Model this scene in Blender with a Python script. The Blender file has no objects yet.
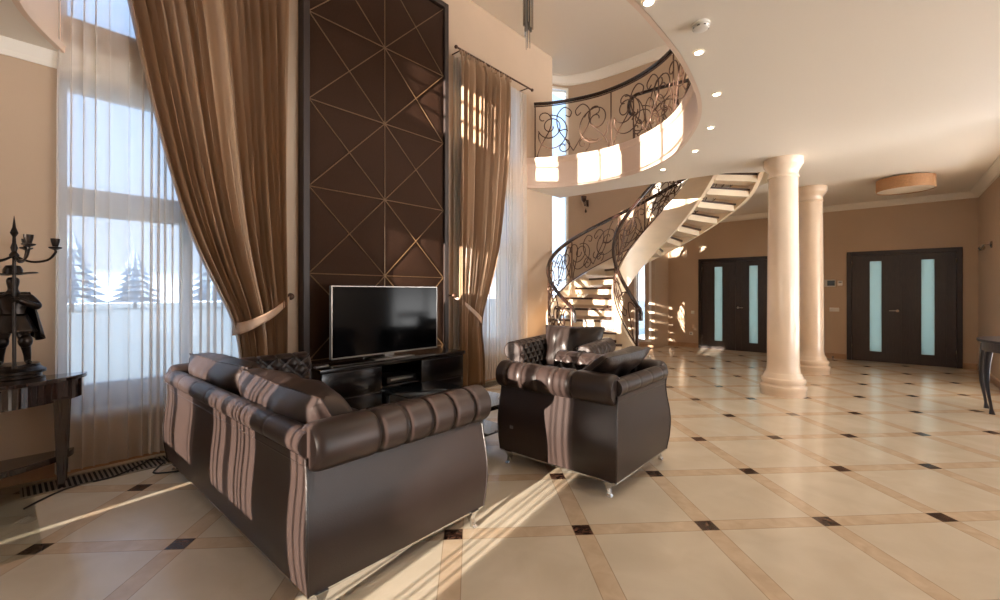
import bpy, bmesh, math, random
from math import sin, cos, pi, radians, sqrt, atan2, exp
from mathutils import Vector, Matrix
SC = bpy.context.scene
COL = SC.collection

# ------------------------------------------------------------------ camera
CAM_H = 1.35
YAW = 41.33
cd = bpy.data.cameras.new('camera')
cam = bpy.data.objects.new('camera', cd); COL.objects.link(cam)
cd.sensor_width = 36.0
cd.lens = 36.0 * 440 / 1000
cd.shift_y = -7.5 / 1000
cd.clip_start = 0.05
cam.location = (0, 0, CAM_H)
cam.rotation_euler = (radians(90), 0, radians(YAW))
SC.camera = cam

# ------------------------------------------------------------------ world, sun, exposure
SC.view_settings.view_transform = 'Standard'
SC.view_settings.look = 'None'
SC.view_settings.gamma = 1
SC.view_settings.use_curve_mapping = False
SC.view_settings.exposure = 1.27
world = bpy.data.worlds.new('world'); SC.world = world
world.use_nodes = True
wn = world.node_tree.nodes; wl = world.node_tree.links
wn.clear()
wo = wn.new('ShaderNodeOutputWorld'); wb = wn.new('ShaderNodeBackground')
wt = wn.new('ShaderNodeTexCoord'); wsx = wn.new('ShaderNodeSeparateXYZ'); wr = wn.new('ShaderNodeValToRGB')
wl.new(wt.outputs['Generated'], wsx.inputs[0]); wl.new(wsx.outputs['Z'], wr.inputs[0])
# below the horizon an added bright fill that lights the ceilings, softer blue sky above
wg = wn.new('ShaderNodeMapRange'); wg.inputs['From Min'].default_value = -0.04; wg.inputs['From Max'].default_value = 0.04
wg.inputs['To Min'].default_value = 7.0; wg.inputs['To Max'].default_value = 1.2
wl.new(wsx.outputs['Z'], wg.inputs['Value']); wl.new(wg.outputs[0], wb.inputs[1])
wr.color_ramp.interpolation = 'LINEAR'
wr.color_ramp.elements[0].position = 0.0; wr.color_ramp.elements[0].color = (0.96, 0.96, 0.96, 1)
wr.color_ramp.elements[1].position = 0.35; wr.color_ramp.elements[1].color = (0.62, 0.78, 1.0, 1)
wl.new(wr.outputs[0], wb.inputs[0])
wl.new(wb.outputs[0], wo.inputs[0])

SUN_DIR = Vector((-0.14, 1.0, -0.125)).normalized()      # travels from the rear windows into the room
sd = bpy.data.lights.new('sun', 'SUN'); sun = bpy.data.objects.new('sun', sd); COL.objects.link(sun)
sd.energy = 11; sd.angle = radians(0.35); sd.color = (1.0, 0.88, 0.75)
sun.rotation_euler = SUN_DIR.to_track_quat('-Z', 'Y').to_euler()
sun.location = (0, -10, 6)

try:
    SC.cycles.max_bounces = 10
    SC.cycles.diffuse_bounces = 6
    SC.cycles.transparent_max_bounces = 16
    SC.cycles.caustics_reflective = False
    SC.cycles.caustics_refractive = False
    SC.cycles.sample_clamp_indirect = 6
except Exception:
    pass

# ------------------------------------------------------------------ materials
def srgb(r, g, b):
    def c(v):
        v /= 255.0
        return v / 12.92 if v <= 0.04045 else ((v + 0.055) / 1.055) ** 2.4
    return (c(r), c(g), c(b), 1)

def mat(name, rgb, rough=0.5, metal=0.0, vary=0.0, vscale=4.0, bump=0.0, bscale=60.0, spec=0.5, coat=0.0, emit=None, estr=0.0, stretch=None, sheen=0.0):
    m = bpy.data.materials.new(name); m.use_nodes = True
    nt = m.node_tree; N = nt.nodes; L = nt.links
    b = N['Principled BSDF']
    c = srgb(*rgb)
    b.inputs['Base Color'].default_value = c
    b.inputs['Roughness'].default_value = rough
    b.inputs['Metallic'].default_value = metal
    b.inputs['Specular IOR Level'].default_value = spec
    if coat: b.inputs['Coat Weight'].default_value = coat; b.inputs['Coat Roughness'].default_value = 0.08
    if sheen: b.inputs['Sheen Weight'].default_value = sheen
    if emit:
        b.inputs['Emission Color'].default_value = srgb(*emit); b.inputs['Emission Strength'].default_value = estr
    tc = N.new('ShaderNodeTexCoord'); mp = N.new('ShaderNodeMapping')
    L.new(tc.outputs['Object'], mp.inputs[0])
    if stretch: mp.inputs['Scale'].default_value = stretch
    if vary:
        n = N.new('ShaderNodeTexNoise'); n.inputs['Scale'].default_value = vscale; n.inputs['Detail'].default_value = 6
        L.new(mp.outputs[0], n.inputs['Vector'])
        r = N.new('ShaderNodeValToRGB')
        r.color_ramp.elements[0].position = 0.3; r.color_ramp.elements[1].position = 0.7
        r.color_ramp.elements[0].color = tuple(max(0, v * (1 - vary)) for v in c[:3]) + (1,)
        r.color_ramp.elements[1].color = tuple(min(1, v * (1 + vary)) for v in c[:3]) + (1,)
        L.new(n.outputs['Fac'], r.inputs[0]); L.new(r.outputs[0], b.inputs['Base Color'])
    if bump:
        n2 = N.new('ShaderNodeTexNoise'); n2.inputs['Scale'].default_value = bscale; n2.inputs['Detail'].default_value = 4
        L.new(mp.outputs[0], n2.inputs['Vector'])
        bp = N.new('ShaderNodeBump'); bp.inputs['Strength'].default_value = bump; bp.inputs['Distance'].default_value = 0.01
        L.new(n2.outputs['Fac'], bp.inputs['Height']); L.new(bp.outputs[0], b.inputs['Normal'])
    return m

M = {}
M['wall'] = mat('wall_paint', (190, 166, 142), 0.6, vary=0.04, vscale=1.5, bump=0.05, bscale=120)
M['ceiling'] = mat('ceiling_paint', (232, 224, 212), 0.55)
M['white'] = mat('white_plaster', (238, 232, 222), 0.5)
M['fascia'] = mat('fascia_paint', (226, 204, 186), 0.45)
M['base'] = mat('baseboard_stone', (176, 142, 112), 0.3, vary=0.12, vscale=9)
M['cream'] = mat('cream_marble', (232, 213, 186), 0.28, vary=0.07, vscale=3, stretch=(1, 1, 2.5), coat=0.2)
M['column'] = mat('column_marble', (238, 216, 192), 0.22, vary=0.06, vscale=3.5, stretch=(1, 1, .8), coat=0.25)
M['stepwood'] = mat('dark_tread_wood', (60, 38, 28), 0.3)
M['iron'] = mat('wrought_iron', (84, 60, 47), 0.38, metal=0.55, vary=0.2, vscale=20)
M['railwood'] = mat('handrail_wood', (52, 32, 25), 0.25, coat=0.3)
M['leather'] = mat('brown_leather', (50, 39, 36), 0.38, vary=0.10, vscale=5, bump=0.10, bscale=180, spec=0.45)
M['leatherdark'] = mat('cushion_leather', (44, 35, 32), 0.36, vary=0.15, vscale=8, bump=0.25, bscale=60)
M['chrome'] = mat('chrome', (200, 200, 200), 0.12, metal=1.0)
M['steel'] = mat('brushed_steel', (150, 150, 150), 0.35, metal=0.9)
M['panel'] = mat('brown_fabric_panel', (54, 35, 24), 0.8, vary=0.15, vscale=40, bump=0.15, bscale=200, spec=0.15, stretch=(1, 8, 1))
M['panelframe'] = mat('dark_panel_wood', (40, 25, 19), 0.5, vary=0.2, vscale=12, stretch=(6, 6, 1))
M['piping'] = mat('bronze_piping', (112, 86, 58), 0.45, metal=0.2)
M['console'] = mat('espresso_lacquer', (22, 15, 14), 0.2, coat=0.1)
M['tvscreen'] = mat('tv_screen', (4, 4, 5), 0.10, spec=0.12)
M['tvframe'] = mat('tv_frame', (150, 145, 140), 0.3, metal=0.8)
M['black'] = mat('black_plastic', (14, 14, 15), 0.35)
M['curtain'] = mat('bronze_satin', (164, 134, 106), 0.36, vary=0.06, vscale=10, stretch=(1, 1, .1), sheen=0.15)
M['curtainband'] = mat('tie_band_satin', (176, 146, 122), 0.4)
M['door'] = mat('wenge_wood', (50, 38, 34), 0.38, vary=0.3, vscale=14, stretch=(7, 7, .6))
M['doorframe'] = mat('wenge_frame_wood', (40, 29, 26), 0.35, vary=0.25, vscale=14, stretch=(7, 7, .6))
M['bronze'] = mat('dark_bronze', (44, 37, 33), 0.3, metal=0.75, vary=0.3, vscale=25)
M['tabledark'] = mat('macassar_veneer', (46, 33, 30), 0.14, vary=0.5, vscale=8, stretch=(.6, 14, .6), coat=0.6)
M['tableblue'] = mat('painted_dark_table', (44, 46, 56), 0.3, coat=0.2)
M['wicker'] = mat('woven_lamp_band', (176, 132, 92), 0.6, vary=0.35, vscale=60, stretch=(1, 1, 6), bump=0.4, bscale=150)
M['lampglass'] = mat('lamp_diffuser', (220, 205, 185), 0.4)
M['plastic'] = mat('white_plastic', (225, 222, 216), 0.35)
M['window'] = mat('window_frame_paint', (196, 204, 214), 0.4)
M['grille'] = mat('grille_metal', (150, 140, 125), 0.35, metal=0.4)
M['trench'] = mat('grille_trench', (25, 22, 20), 0.7)
M['spot'] = mat('lit_bulb', (255, 244, 225), 0.4, emit=(255, 240, 214), estr=14)
M['lawn'] = mat('dry_lawn', (205, 204, 190), 0.9, vary=0.12, vscale=.3)
M['tree'] = mat('conifer_haze', (190, 204, 214), 0.9, vary=0.3, vscale=2)  # haze put into the foliage colour as a pale blue-grey
M['crystal'] = mat('smoked_crystal', (150, 148, 146), 0.08, metal=0.55)

def shader_mix(name, build):
    m = bpy.data.materials.new(name); m.use_nodes = True
    nt = m.node_tree; nt.nodes.clear()
    out = nt.nodes.new('ShaderNodeOutputMaterial')
    nt.links.new(build(nt), out.inputs[0]); return m
def glass_build(tint, refl, rough=0.02, col=(1, 1, 1, 1)):
    def b(nt):
        N = nt.nodes; L = nt.links
        t = N.new('ShaderNodeBsdfTransparent'); t.inputs[0].default_value = tint
        g = N.new('ShaderNodeBsdfGlossy'); g.inputs[0].default_value = col; g.inputs['Roughness'].default_value = rough
        lw = N.new('ShaderNodeLayerWeight'); lw.inputs[0].default_value = .5
        mx = N.new('ShaderNodeMixShader')
        p = N.new('ShaderNodeMath'); p.operation = 'POWER'; L.new(lw.outputs['Facing'], p.inputs[0]); p.inputs[1].default_value = 4
        p2 = N.new('ShaderNodeMath'); p2.operation = 'MULTIPLY_ADD'; L.new(p.outputs[0], p2.inputs[0]); p2.inputs[1].default_value = refl * 3; p2.inputs[2].default_value = .03
        L.new(p2.outputs[0], mx.inputs[0]); L.new(t.outputs[0], mx.inputs[1]); L.new(g.outputs[0], mx.inputs[2])
        return mx.outputs[0]
    return b
M['glass'] = shader_mix('window_glass', glass_build((0.70, 0.77, 0.86, 1), 0.2))
M['plate'] = shader_mix('greenish_floor_glass', glass_build((0.975, 0.985, 0.965, 1), 0.06))
def sheer_build(opac, rgb):
    def b(nt):
        N = nt.nodes; L = nt.links
        t = N.new('ShaderNodeBsdfTransparent')
        d = N.new('ShaderNodeBsdfDiffuse'); d.inputs[0].default_value = srgb(*rgb)
        tr = N.new('ShaderNodeBsdfTranslucent'); tr.inputs[0].default_value = srgb(*rgb)
        m1 = N.new('ShaderNodeMixShader'); m1.inputs[0].default_value = 0.5
        L.new(d.outputs[0], m1.inputs[1]); L.new(tr.outputs[0], m1.inputs[2])
        lw = N.new('ShaderNodeLayerWeight'); lw.inputs[0].default_value = 0.4
        mr = N.new('ShaderNodeMapRange'); mr.inputs['To Min'].default_value = opac; mr.inputs['To Max'].default_value = min(1, opac + .5)
        L.new(lw.outputs['Facing'], mr.inputs['Value'])
        mx = N.new('ShaderNodeMixShader')
        L.new(mr.outputs[0], mx.inputs[0]); L.new(t.outputs[0], mx.inputs[1]); L.new(m1.outputs[0], mx.inputs[2])
        return mx.outputs[0]
    return b
M['rearglass'] = shader_mix('clear_window_glass', glass_build((0.97, 0.97, 0.97, 1), 0.2))
M['sheer'] = shader_mix('sheer_voile', sheer_build(0.58, (236, 230, 224)))
M['sheerdense'] = shader_mix('dense_voile', sheer_build(0.82, (226, 214, 200)))

def frost_build(nt):
    N = nt.nodes; L = nt.links
    d = N.new('ShaderNodeBsdfDiffuse'); d.inputs[0].default_value = srgb(170, 190, 190)
    tr = N.new('ShaderNodeBsdfTranslucent'); tr.inputs[0].default_value = srgb(190, 212, 212)
    m1 = N.new('ShaderNodeMixShader'); m1.inputs[0].default_value = .3; L.new(d.outputs[0], m1.inputs[1]); L.new(tr.outputs[0], m1.inputs[2])
    g = N.new('ShaderNodeBsdfGlossy'); g.inputs['Roughness'].default_value = .3
    m2 = N.new('ShaderNodeMixShader'); m2.inputs[0].default_value = .06; L.new(m1.outputs[0], m2.inputs[1]); L.new(g.outputs[0], m2.inputs[2]); return m2.outputs[0]
M['frost'] = shader_mix('frosted_glass', frost_build)

# floor: square marble tiles laid on the diagonal, tan strips between, dark insert at each crossing
def floor_mat():
    m = bpy.data.materials.new('marble_floor'); m.use_nodes = True
    nt = m.node_tree; N = nt.nodes; L = nt.links; b = N['Principled BSDF']
    def math(op, a, bb=None, c=None):
        n = N.new('ShaderNodeMath'); n.operation = op
        for i, v in enumerate((a, bb, c)):
            if v is None: continue
            if isinstance(v, (int, float)): n.inputs[i].default_value = v
            else: L.new(v, n.inputs[i])
        return n.outputs[0]
    def mix(f, a, bb):
        n = N.new('ShaderNodeMix'); n.data_type = 'RGBA'
        L.new(f, n.inputs[0])
        for i, v in ((6, a), (7, bb)):
            if isinstance(v, tuple): n.inputs[i].default_value = v
            else: L.new(v, n.inputs[i])
        return n.outputs[2]
    geo = N.new('ShaderNodeNewGeometry')
    sx = N.new('ShaderNodeSeparateXYZ'); L.new(geo.outputs['Position'], sx.inputs[0])
    x = math('SUBTRACT', sx.outputs[0], -1.301); y = math('SUBTRACT', sx.outputs[1], 2.189)
    P = 0.730; k = 0.70710678 / P
    u = math('MULTIPLY', math('ADD', x, y), k); v = math('MULTIPLY', math('SUBTRACT', y, x), k)
    hw = 0.052 / P; g = 0.0025 / P
    def dist(c): return math('ABSOLUTE', math('SUBTRACT', c, math('ROUND', c)))
    du, dv = dist(u), dist(v)
    su, sv = math('LESS_THAN', du, hw), math('LESS_THAN', dv, hw)
    strip = math('MAXIMUM', su, sv); ins = math('MULTIPLY', su, sv)
    gu = math('LESS_THAN', math('ABSOLUTE', math('SUBTRACT', du, hw)), g)
    gv = math('LESS_THAN', math('ABSOLUTE', math('SUBTRACT', dv, hw)), g)
    gr = math('MAXIMUM', gu, gv)
    # per-tile tone
    wn_ = N.new('ShaderNodeTexWhiteNoise'); wn_.noise_dimensions = '2D'
    cb = N.new('ShaderNodeCombineXYZ'); L.new(math('FLOOR', u), cb.inputs[0]); L.new(math('FLOOR', v), cb.inputs[1])
    L.new(cb.outputs[0], wn_.inputs['Vector'])
    def ramp(scale, det, c0, c1, p0=0.35, p1=0.68, dist_=0.6):
        n = N.new('ShaderNodeTexNoise'); n.inputs['Scale'].default_value = scale; n.inputs['Detail'].default_value = det
        n.inputs['Distortion'].default_value = dist_
        L.new(geo.outputs['Position'], n.inputs['Vector'])
        r = N.new('ShaderNodeValToRGB'); r.color_ramp.elements[0].position = p0; r.color_ramp.elements[1].position = p1
        r.color_ramp.elements[0].color = c0; r.color_ramp.elements[1].color = c1
        L.new(n.outputs[0], r.inputs[0]); return r.outputs[0]
    tile = ramp(3.2, 8, srgb(210, 197, 176), srgb(222, 211, 192))
    tile = mix(math('MULTIPLY', wn_.outputs['Value'], 0.25), tile, srgb(203, 188, 166))
    tan = ramp(9, 8, srgb(200, 177, 150), srgb(215, 194, 168))
    dark = ramp(16, 10, srgb(48, 30, 24), srgb(120, 88, 72), 0.45, 0.75, 2.0)
    c = mix(strip, tile, tan); c = mix(ins, c, dark)
    c = mix(math('MULTIPLY', gr, 0.55), c, srgb(150, 125, 100))
    L.new(c, b.inputs['Base Color'])
    b.inputs['Roughness'].default_value = 0.17
    b.inputs['Specular IOR Level'].default_value = 0.5
    n = N.new('ShaderNodeTexNoise'); n.inputs['Scale'].default_value = 6; L.new(geo.outputs['Position'], n.inputs['Vector'])
    bp = N.new('ShaderNodeBump'); bp.inputs['Strength'].default_value = 0.04; bp.inputs['Distance'].default_value = 0.02
    L.new(n.outputs[0], bp.inputs['Height']); L.new(bp.outputs[0], b.inputs['Normal'])
    return m
M['floor'] = floor_mat()

# ------------------------------------------------------------------ mesh helpers
class MB:
    def __init__(s): s.v = []; s.f = []; s.sm = []
    def add(s, vs, fs, smooth=False):
        o = len(s.v); s.v += [tuple(p) for p in vs]
        for f in fs: s.f.append([i + o for i in f]); s.sm.append(smooth)
        return s
    def box(s, x0, x1, y0, y1, z0, z1):
        vs = [(x, y, z) for z in (z0, z1) for y in (y0, y1) for x in (x0, x1)]
        return s.add(vs, [(0, 2, 3, 1), (4, 5, 7, 6), (0, 1, 5, 4), (2, 6, 7, 3), (0, 4, 6, 2), (1, 3, 7, 5)])
    def rbox(s, x0, x1, y0, y1, z0, z1, r=0.01, seg=3):
        bm = bmesh.new(); bmesh.ops.create_cube(bm, size=1)
        for v in bm.verts:
            v.co = Vector((x0 + (v.co.x + .5) * (x1 - x0), y0 + (v.co.y + .5) * (y1 - y0), z0 + (v.co.z + .5) * (z1 - z0)))
        bmesh.ops.bevel(bm, geom=bm.edges[:], offset=r, segments=seg, profile=0.5, affect='EDGES')
        s.frombm(bm, True); return s
    def frombm(s, bm, smooth=False, mx=None):
        bm.verts.index_update()
        s.add([(mx @ v.co) if mx else v.co[:] for v in bm.verts], [[v.index for v in f.verts] for f in bm.faces], smooth); bm.free(); return s
    def lathe(s, prof, c=(0, 0, 0), n=32, smooth=True, cap=True, sx=1, sy=1):
        vs = []; fs = []; k = len(prof)
        for i in range(n):
            a = 2 * pi * i / n
            for r, z in prof: vs.append((c[0] + r * cos(a) * sx, c[1] + r * sin(a) * sy, c[2] + z))
        for i in range(n):
            j = (i + 1) % n
            for q in range(k - 1): fs.append((i * k + q, j * k + q, j * k + q + 1, i * k + q + 1))
        s.add(vs, fs, smooth)
        if cap:
            o = len(s.v) - len(vs)
            s.f.append([o + i * k for i in range(n)][::-1]); s.sm.append(False)
            s.f.append([o + i * k + k - 1 for i in range(n)]); s.sm.append(False)
        return s
    def tube(s, pts, r, n=6, closed=False, cap=True, sq=1.0, smooth=True):
        pts = [Vector(p) for p in pts]; m = len(pts)
        if m < 2: return s
        vs = []; fs = []; up = None
        for i in range(m):
            if closed: t = pts[(i + 1) % m] - pts[i - 1]
            else: t = pts[min(i + 1, m - 1)] - pts[max(i - 1, 0)]
            if t.length < 1e-9: t = Vector((0, 0, 1))
            t.normalize()
            if up is None:
                up = Vector((0, 0, 1)) if abs(t.z) < 0.9 else Vector((1, 0, 0))
            side = t.cross(up)
            if side.length < 1e-5: side = t.cross(Vector((1, 0.3, 0)))
            side.normalize(); nrm = side.cross(t).normalized(); up = nrm
            rr = r(i / (m - 1)) if callable(r) else r
            for k in range(n):
                a = 2 * pi * k / n
                vs.append(pts[i] + side * (cos(a) * rr) + nrm * (sin(a) * rr * sq))
        for i in range(m if closed else m - 1):
            j = (i + 1) % m
            for k in range(n):
                l = (k + 1) % n
                fs.append((i * n + k, i * n + l, j * n + l, j * n + k))
        if cap and not closed:
            fs.append(tuple(range(n))[::-1]); fs.append(tuple((m - 1) * n + k for k in range(n)))
        return s.add(vs, fs, smooth)
    def grid(s, P, nu, nv, smooth=True, closeu=False):
        vs = [P(i / nu, j / nv) for j in range(nv + 1) for i in range(nu + 1)]
        w = nu + 1
        return s.add(vs, [(j * w + i, j * w + i + 1, (j + 1) * w + i + 1, (j + 1) * w + i) for j in range(nv) for i in range(nu)], smooth)
    def sphere(s, c, r, n=12, sc=(1, 1, 1)):
        prof = [(max(1e-4, r * sin(pi * i / n)), -r * cos(pi * i / n)) for i in range(n + 1)]
        vs = []; k = n + 1; fs = []
        for i in range(n * 2):
            a = pi * i / n
            for q, z in prof: vs.append((c[0] + q * cos(a) * sc[0], c[1] + q * sin(a) * sc[1], c[2] + z * sc[2]))
        for i in range(n * 2):
            j = (i + 1) % (2 * n)
            for q in range(n): fs.append((i * k + q, j * k + q, j * k + q + 1, i * k + q + 1))
        return s.add(vs, fs, True)
    def loft(s, rings, closed=True, cap=True, smooth=True):
        n = len(rings[0]); vs = [p for r in rings for p in r]; fs = []
        for i in range(len(rings) - 1):
            for k in range(n if closed else n - 1):
                l = (k + 1) % n
                fs.append((i * n + k, i * n + l, (i + 1) * n + l, (i + 1) * n + k))
        s.add(vs, fs, smooth)
        if cap:
            o = len(s.v) - len(vs)
            s.f.append([o + k for k in range(n)][::-1]); s.sm.append(False)
            s.f.append([o + (len(rings) - 1) * n + k for k in range(n)]); s.sm.append(False)
        return s
    def build(s, name, m, parent=None, loc=None, rz=None, bevel=0, autosmooth=False, recalc=True):
        me = bpy.data.meshes.new(name); me.from_pydata(s.v, [], s.f)
        me.polygons.foreach_set('use_smooth', s.sm); me.update()
        if recalc:
            bm = bmesh.new(); bm.from_mesh(me); bmesh.ops.recalc_face_normals(bm, faces=bm.faces[:])
            for e in bm.edges:
                if len(e.link_faces) == 2 and e.calc_face_angle(0) > 0.62: e.smooth = False
            bm.to_mesh(me); bm.free()
        me.materials.append(M[m] if isinstance(m, str) else m)
        o = bpy.data.objects.new(name, me); COL.objects.link(o)
        if parent is not None: o.parent = parent
        if loc: o.location = loc
        if rz is not None: o.rotation_euler[2] = rz
        if bevel:
            b = o.modifiers.new('bevel', 'BEVEL'); b.width = bevel; b.segments = 2; b.limit_method = 'ANGLE'
        return o
def empty(name, loc=(0, 0, 0), rz=0):
    o = bpy.data.objects.new(name, None); COL.objects.link(o); o.location = loc; o.rotation_euler = (0, 0, rz); o.empty_display_size = .1
    return o
def tag(o, label=None, cat=None, group=None, kind=None):
    if label: o['label'] = label
    if cat: o['category'] = cat
    if group: o['group'] = group
    if kind: o['kind'] = kind
    return o
def struct(o): o['kind'] = 'structure'; return o
def thing(name, label, cat, loc=(0, 0, 0), rz=0, group=None): return tag(empty(name, loc, rz), label, cat, group)
def copy_tree(o, parent=None):
    c = o.copy(); COL.objects.link(c); c.parent = parent
    for ch in list(o.children): copy_tree(ch, c)
    return c
def spline(pts, n=8, closed=False):
    P = [Vector(p) for p in pts]; out = []; m = len(P)
    for i in range(m if closed else m - 1):
        p0 = P[(i - 1) % m] if (closed or i > 0) else P[0] * 2 - P[1]
        p1 = P[i]; p2 = P[(i + 1) % m]
        p3 = P[(i + 2) % m] if (closed or i + 2 < m) else P[-1] * 2 - P[-2]
        for k in range(n):
            t = k / n
            out.append(0.5 * ((2 * p1) + (p2 - p0) * t + (2 * p0 - 5 * p1 + 4 * p2 - p3) * t * t + (3 * p1 - p0 - 3 * p2 + p3) * t ** 3))
    if not closed: out.append(P[-1])
    return out
def lerp_table(tab, z):
    tab = sorted(tab)
    if z <= tab[0][0]: return tab[0][1]
    for (a, b), (c, d) in zip(tab, tab[1:]):
        if z <= c: return b + (d - b) * (z - a) / (c - a)
    return tab[-1][1]
def smooth_table(tab, z):      # monotone-ish smooth lookup
    tab = sorted(tab); e = (tab[-1][0] - tab[0][0]) / 40
    return sum(lerp_table(tab, z + k * e) for k in (-2, -1, 0, 1, 2)) / 5

# ------------------------------------------------------------------ structure
CEIL = 3.12      # underside of the gallery slab
SLAB = 3.60      # gallery floor
TOP = 5.65       # ceiling over the tall hall
UP = 7.05        # ceiling over stair tower and gallery

def wall_boxes(name, axis, a0, a1, u0, u1, z0, z1, holes, m='wall'):
    """a wall slab between a0..a1 on one axis, u0..u1 on the other, with rectangular openings (u0,u1,z0,z1)"""
    us = sorted({u0, u1, *[h[0] for h in holes], *[h[1] for h in holes]})
    zs = sorted({z0, z1, *[h[2] for h in holes], *[h[3] for h in holes]})
    b = MB()
    for i in range(len(us) - 1):
        for j in range(len(zs) - 1):
            cu, cz = (us[i] + us[i + 1]) / 2, (zs[j] + zs[j + 1]) / 2
            if any(h[0] < cu < h[1] and h[2] < cz < h[3] for h in holes): continue
            if axis == 'x': b.box(a0, a1, us[i], us[i + 1], zs[j], zs[j + 1])
            else: b.box(us[i], us[i + 1], a0, a1, zs[j], zs[j + 1])
    return struct(b.build(name, m))

def plate_from_loops(name, outer, holes, z0, z1, m):
    cu = bpy.data.curves.new(name + '_c', 'CURVE'); cu.dimensions = '2D'; cu.fill_mode = 'BOTH'
    cu.extrude = (z1 - z0) / 2
    for lp in [outer] + holes:
        sp = cu.splines.new('POLY'); sp.points.add(len(lp) - 1)
        for i, p in enumerate(lp): sp.points[i].co = (p[0], p[1], 0, 1)
        sp.use_cyclic_u = True
    tmp = bpy.data.objects.new(name + '_t', cu); COL.objects.link(tmp)
    dg = bpy.context.evaluated_depsgraph_get(); dg.update()
    me = bpy.data.meshes.new_from_object(tmp.evaluated_get(dg))
    bpy.data.objects.remove(tmp)
    me.name = name
    for v in me.vertices: v.co.z += (z0 + z1) / 2
    me.materials.clear(); me.materials.append(M[m])
    o = bpy.data.objects.new(name, me); COL.objects.link(o); return o

# floor
struct(MB().box(-7.3, 6.2, -3.2, 11.6, -0.2, 0.0).build('floor', 'floor'))

# tall wall with the television panel and the two tall windows
W1 = (0.29, 1.78); W2 = (4.42, 5.68)
holes = []
for w in (W1, W2): holes += [(w[0], w[1], 0.42, 2.98), (w[0], w[1], 3.42, 4.64)]
wall_boxes('wall_left', 'x', -4.95, -4.60, -2.8, 6.68, 0, 7.2, holes)
# far wall with the two pairs of doors (doors are surface-built into openings)
D1 = (-3.46, -1.83); D2 = (-0.61, 1.01)
wall_boxes('wall_back', 'y', 11.30, 11.6, -4.2, 1.5, 0, CEIL, [(D1[0], D1[1], 0, 2.16), (D2[0], D2[1], 0, 2.16)])
wall_boxes('wall_right', 'x', 1.20, 1.5, 6.6, 11.3, 0, UP, [(6.75, 9.15, 0.25, 2.95), (6.9, 10.0, 4.2, 6.5)])  # lower opening is out of view, added to light the far hall
# stair tower wall
TW = spline([(-4.62, 6.68, 0), (-5.5, 6.80, 0), (-6.3, 7.4, 0), (-6.75, 8.3, 0), (-6.86, 9.3, 0), (-6.55, 10.05, 0), (-5.9, 10.36, 0), (-5.2, 10.42, 0), (-4.2, 10.42, 0)], 12)
TOWER_SIGN = 1
def tower_piece(b, pts, z0, z1, th=0.25):
    ring = []
    for i, p in enumerate(pts):
        t = (pts[min(i + 1, len(pts) - 1)] - pts[max(i - 1, 0)]).normalized(); n = Vector((-t.y, t.x, 0))
        q = p + n * th * TOWER_SIGN
        ring.append([(p.x, p.y, z0), (q.x, q.y, z0), (q.x, q.y, z1), (p.x, p.y, z1)])
    b.loft(ring, smooth=False)
# the window slot sits on the far left curve of the tower
i0 = min(range(len(TW)), key=lambda i: (TW[i] - Vector((-6.80, 9.62, 0))).length)
i1 = min(range(len(TW)), key=lambda i: (TW[i] - Vector((-6.47, 10.12, 0))).length)
i2 = min(range(len(TW)), key=lambda i: (TW[i] - Vector((-4.70, 10.42, 0))).length)
i3 = min(range(len(TW)), key=lambda i: (TW[i] - Vector((-4.30, 10.42, 0))).length)
b = MB()
tower_piece(b, TW[:i0 + 1], 0, UP + .1)
tower_piece(b, TW[i0:i1 + 1], 0, 0.5); tower_piece(b, TW[i0:i1 + 1], 6.85, UP + .1)
tower_piece(b, TW[i1:i2 + 1], 0, UP + .1)
tower_piece(b, TW[i2:i3 + 1], 0, 0.15); tower_piece(b, TW[i2:i3 + 1], 2.6, UP + .1)
tower_piece(b, TW[i3:], 0, UP + .1)
struct(b.build('wall_tower', 'wall'))
struct(MB().box(-4.45, -4.2, 10.42, 11.6, 0, CEIL).build('wall_tower_return', 'wall'))
wall_boxes('wall_gallery', 'y', 10.42, 10.67, -4.2, 1.5, SLAB, UP, [])

# gallery slab with the big rounded void and the stair opening
VOID = spline([(-4.62, 5.93, 0), (-4.16, 6.20, 0), (-3.45, 6.36, 0), (-2.70, 6.20, 0), (-2.07, 5.75, 0), (-1.57, 5.01, 0), (-1.31, 4.37, 0), (-1.18, 3.65, 0),
               (-1.14, 3.0, 0), (-1.17, 2.3, 0), (-1.38, 1.5, 0), (-1.85, 0.75, 0), (-2.55, 0.25, 0), (-3.3, 0.03, 0), (-3.98, 0.05, 0), (-4.62, 0.31, 0)], 8)
outer = [(-4.6, 6.60), (-4.6, 5.94)] + [(p.x, p.y) for p in VOID[1:-1]] + [(-4.6, 0.31), (-4.6, -2.8), (6.2, -2.8), (6.2, 11.3), (-4.19, 11.3),
         (-4.19, 10.42), (-3.9, 9.5), (-3.5, 8.85), (-2.9, 8.75), (-2.2, 8.66), (-1.6, 8.35), (-1.2, 7.95), (-.99, 7.63), (-1.80, 7.12), (-2.4, 7.06), (-2.95, 7.02), (-3.6, 6.98), (-4.6, 6.93)]
struct(plate_from_loops('ceiling', outer, [], CEIL, SLAB, 'ceiling'))
# fascia around the void: flat band with a raised lip at top and bottom
b = MB()
prof = [(0.0, CEIL - .005), (-0.035, CEIL - .005), (-0.04, CEIL + .045), (-0.012, CEIL + .06), (-0.012, SLAB - .06), (-0.03, SLAB - .05), (-0.045, SLAB - .02), (-0.045, SLAB + .03), (0.06, SLAB + .03)]
rings = []
VC = Vector((-4.6, 3.2, 0))
for i, p in enumerate(VOID):
    t = (VOID[min(i + 1, len(VOID) - 1)] - VOID[max(i - 1, 0)]).normalized(); n = Vector((t.y, -t.x, 0))
    if n.dot(p - VC) < 0: n = -n
    rings.append([(p.x + n.x * o, p.y + n.y * o, z) for o, z in prof])
b.loft(rings, closed=False, cap=False, smooth=False)
struct(b.build('trim_1', 'fascia'))

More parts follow.
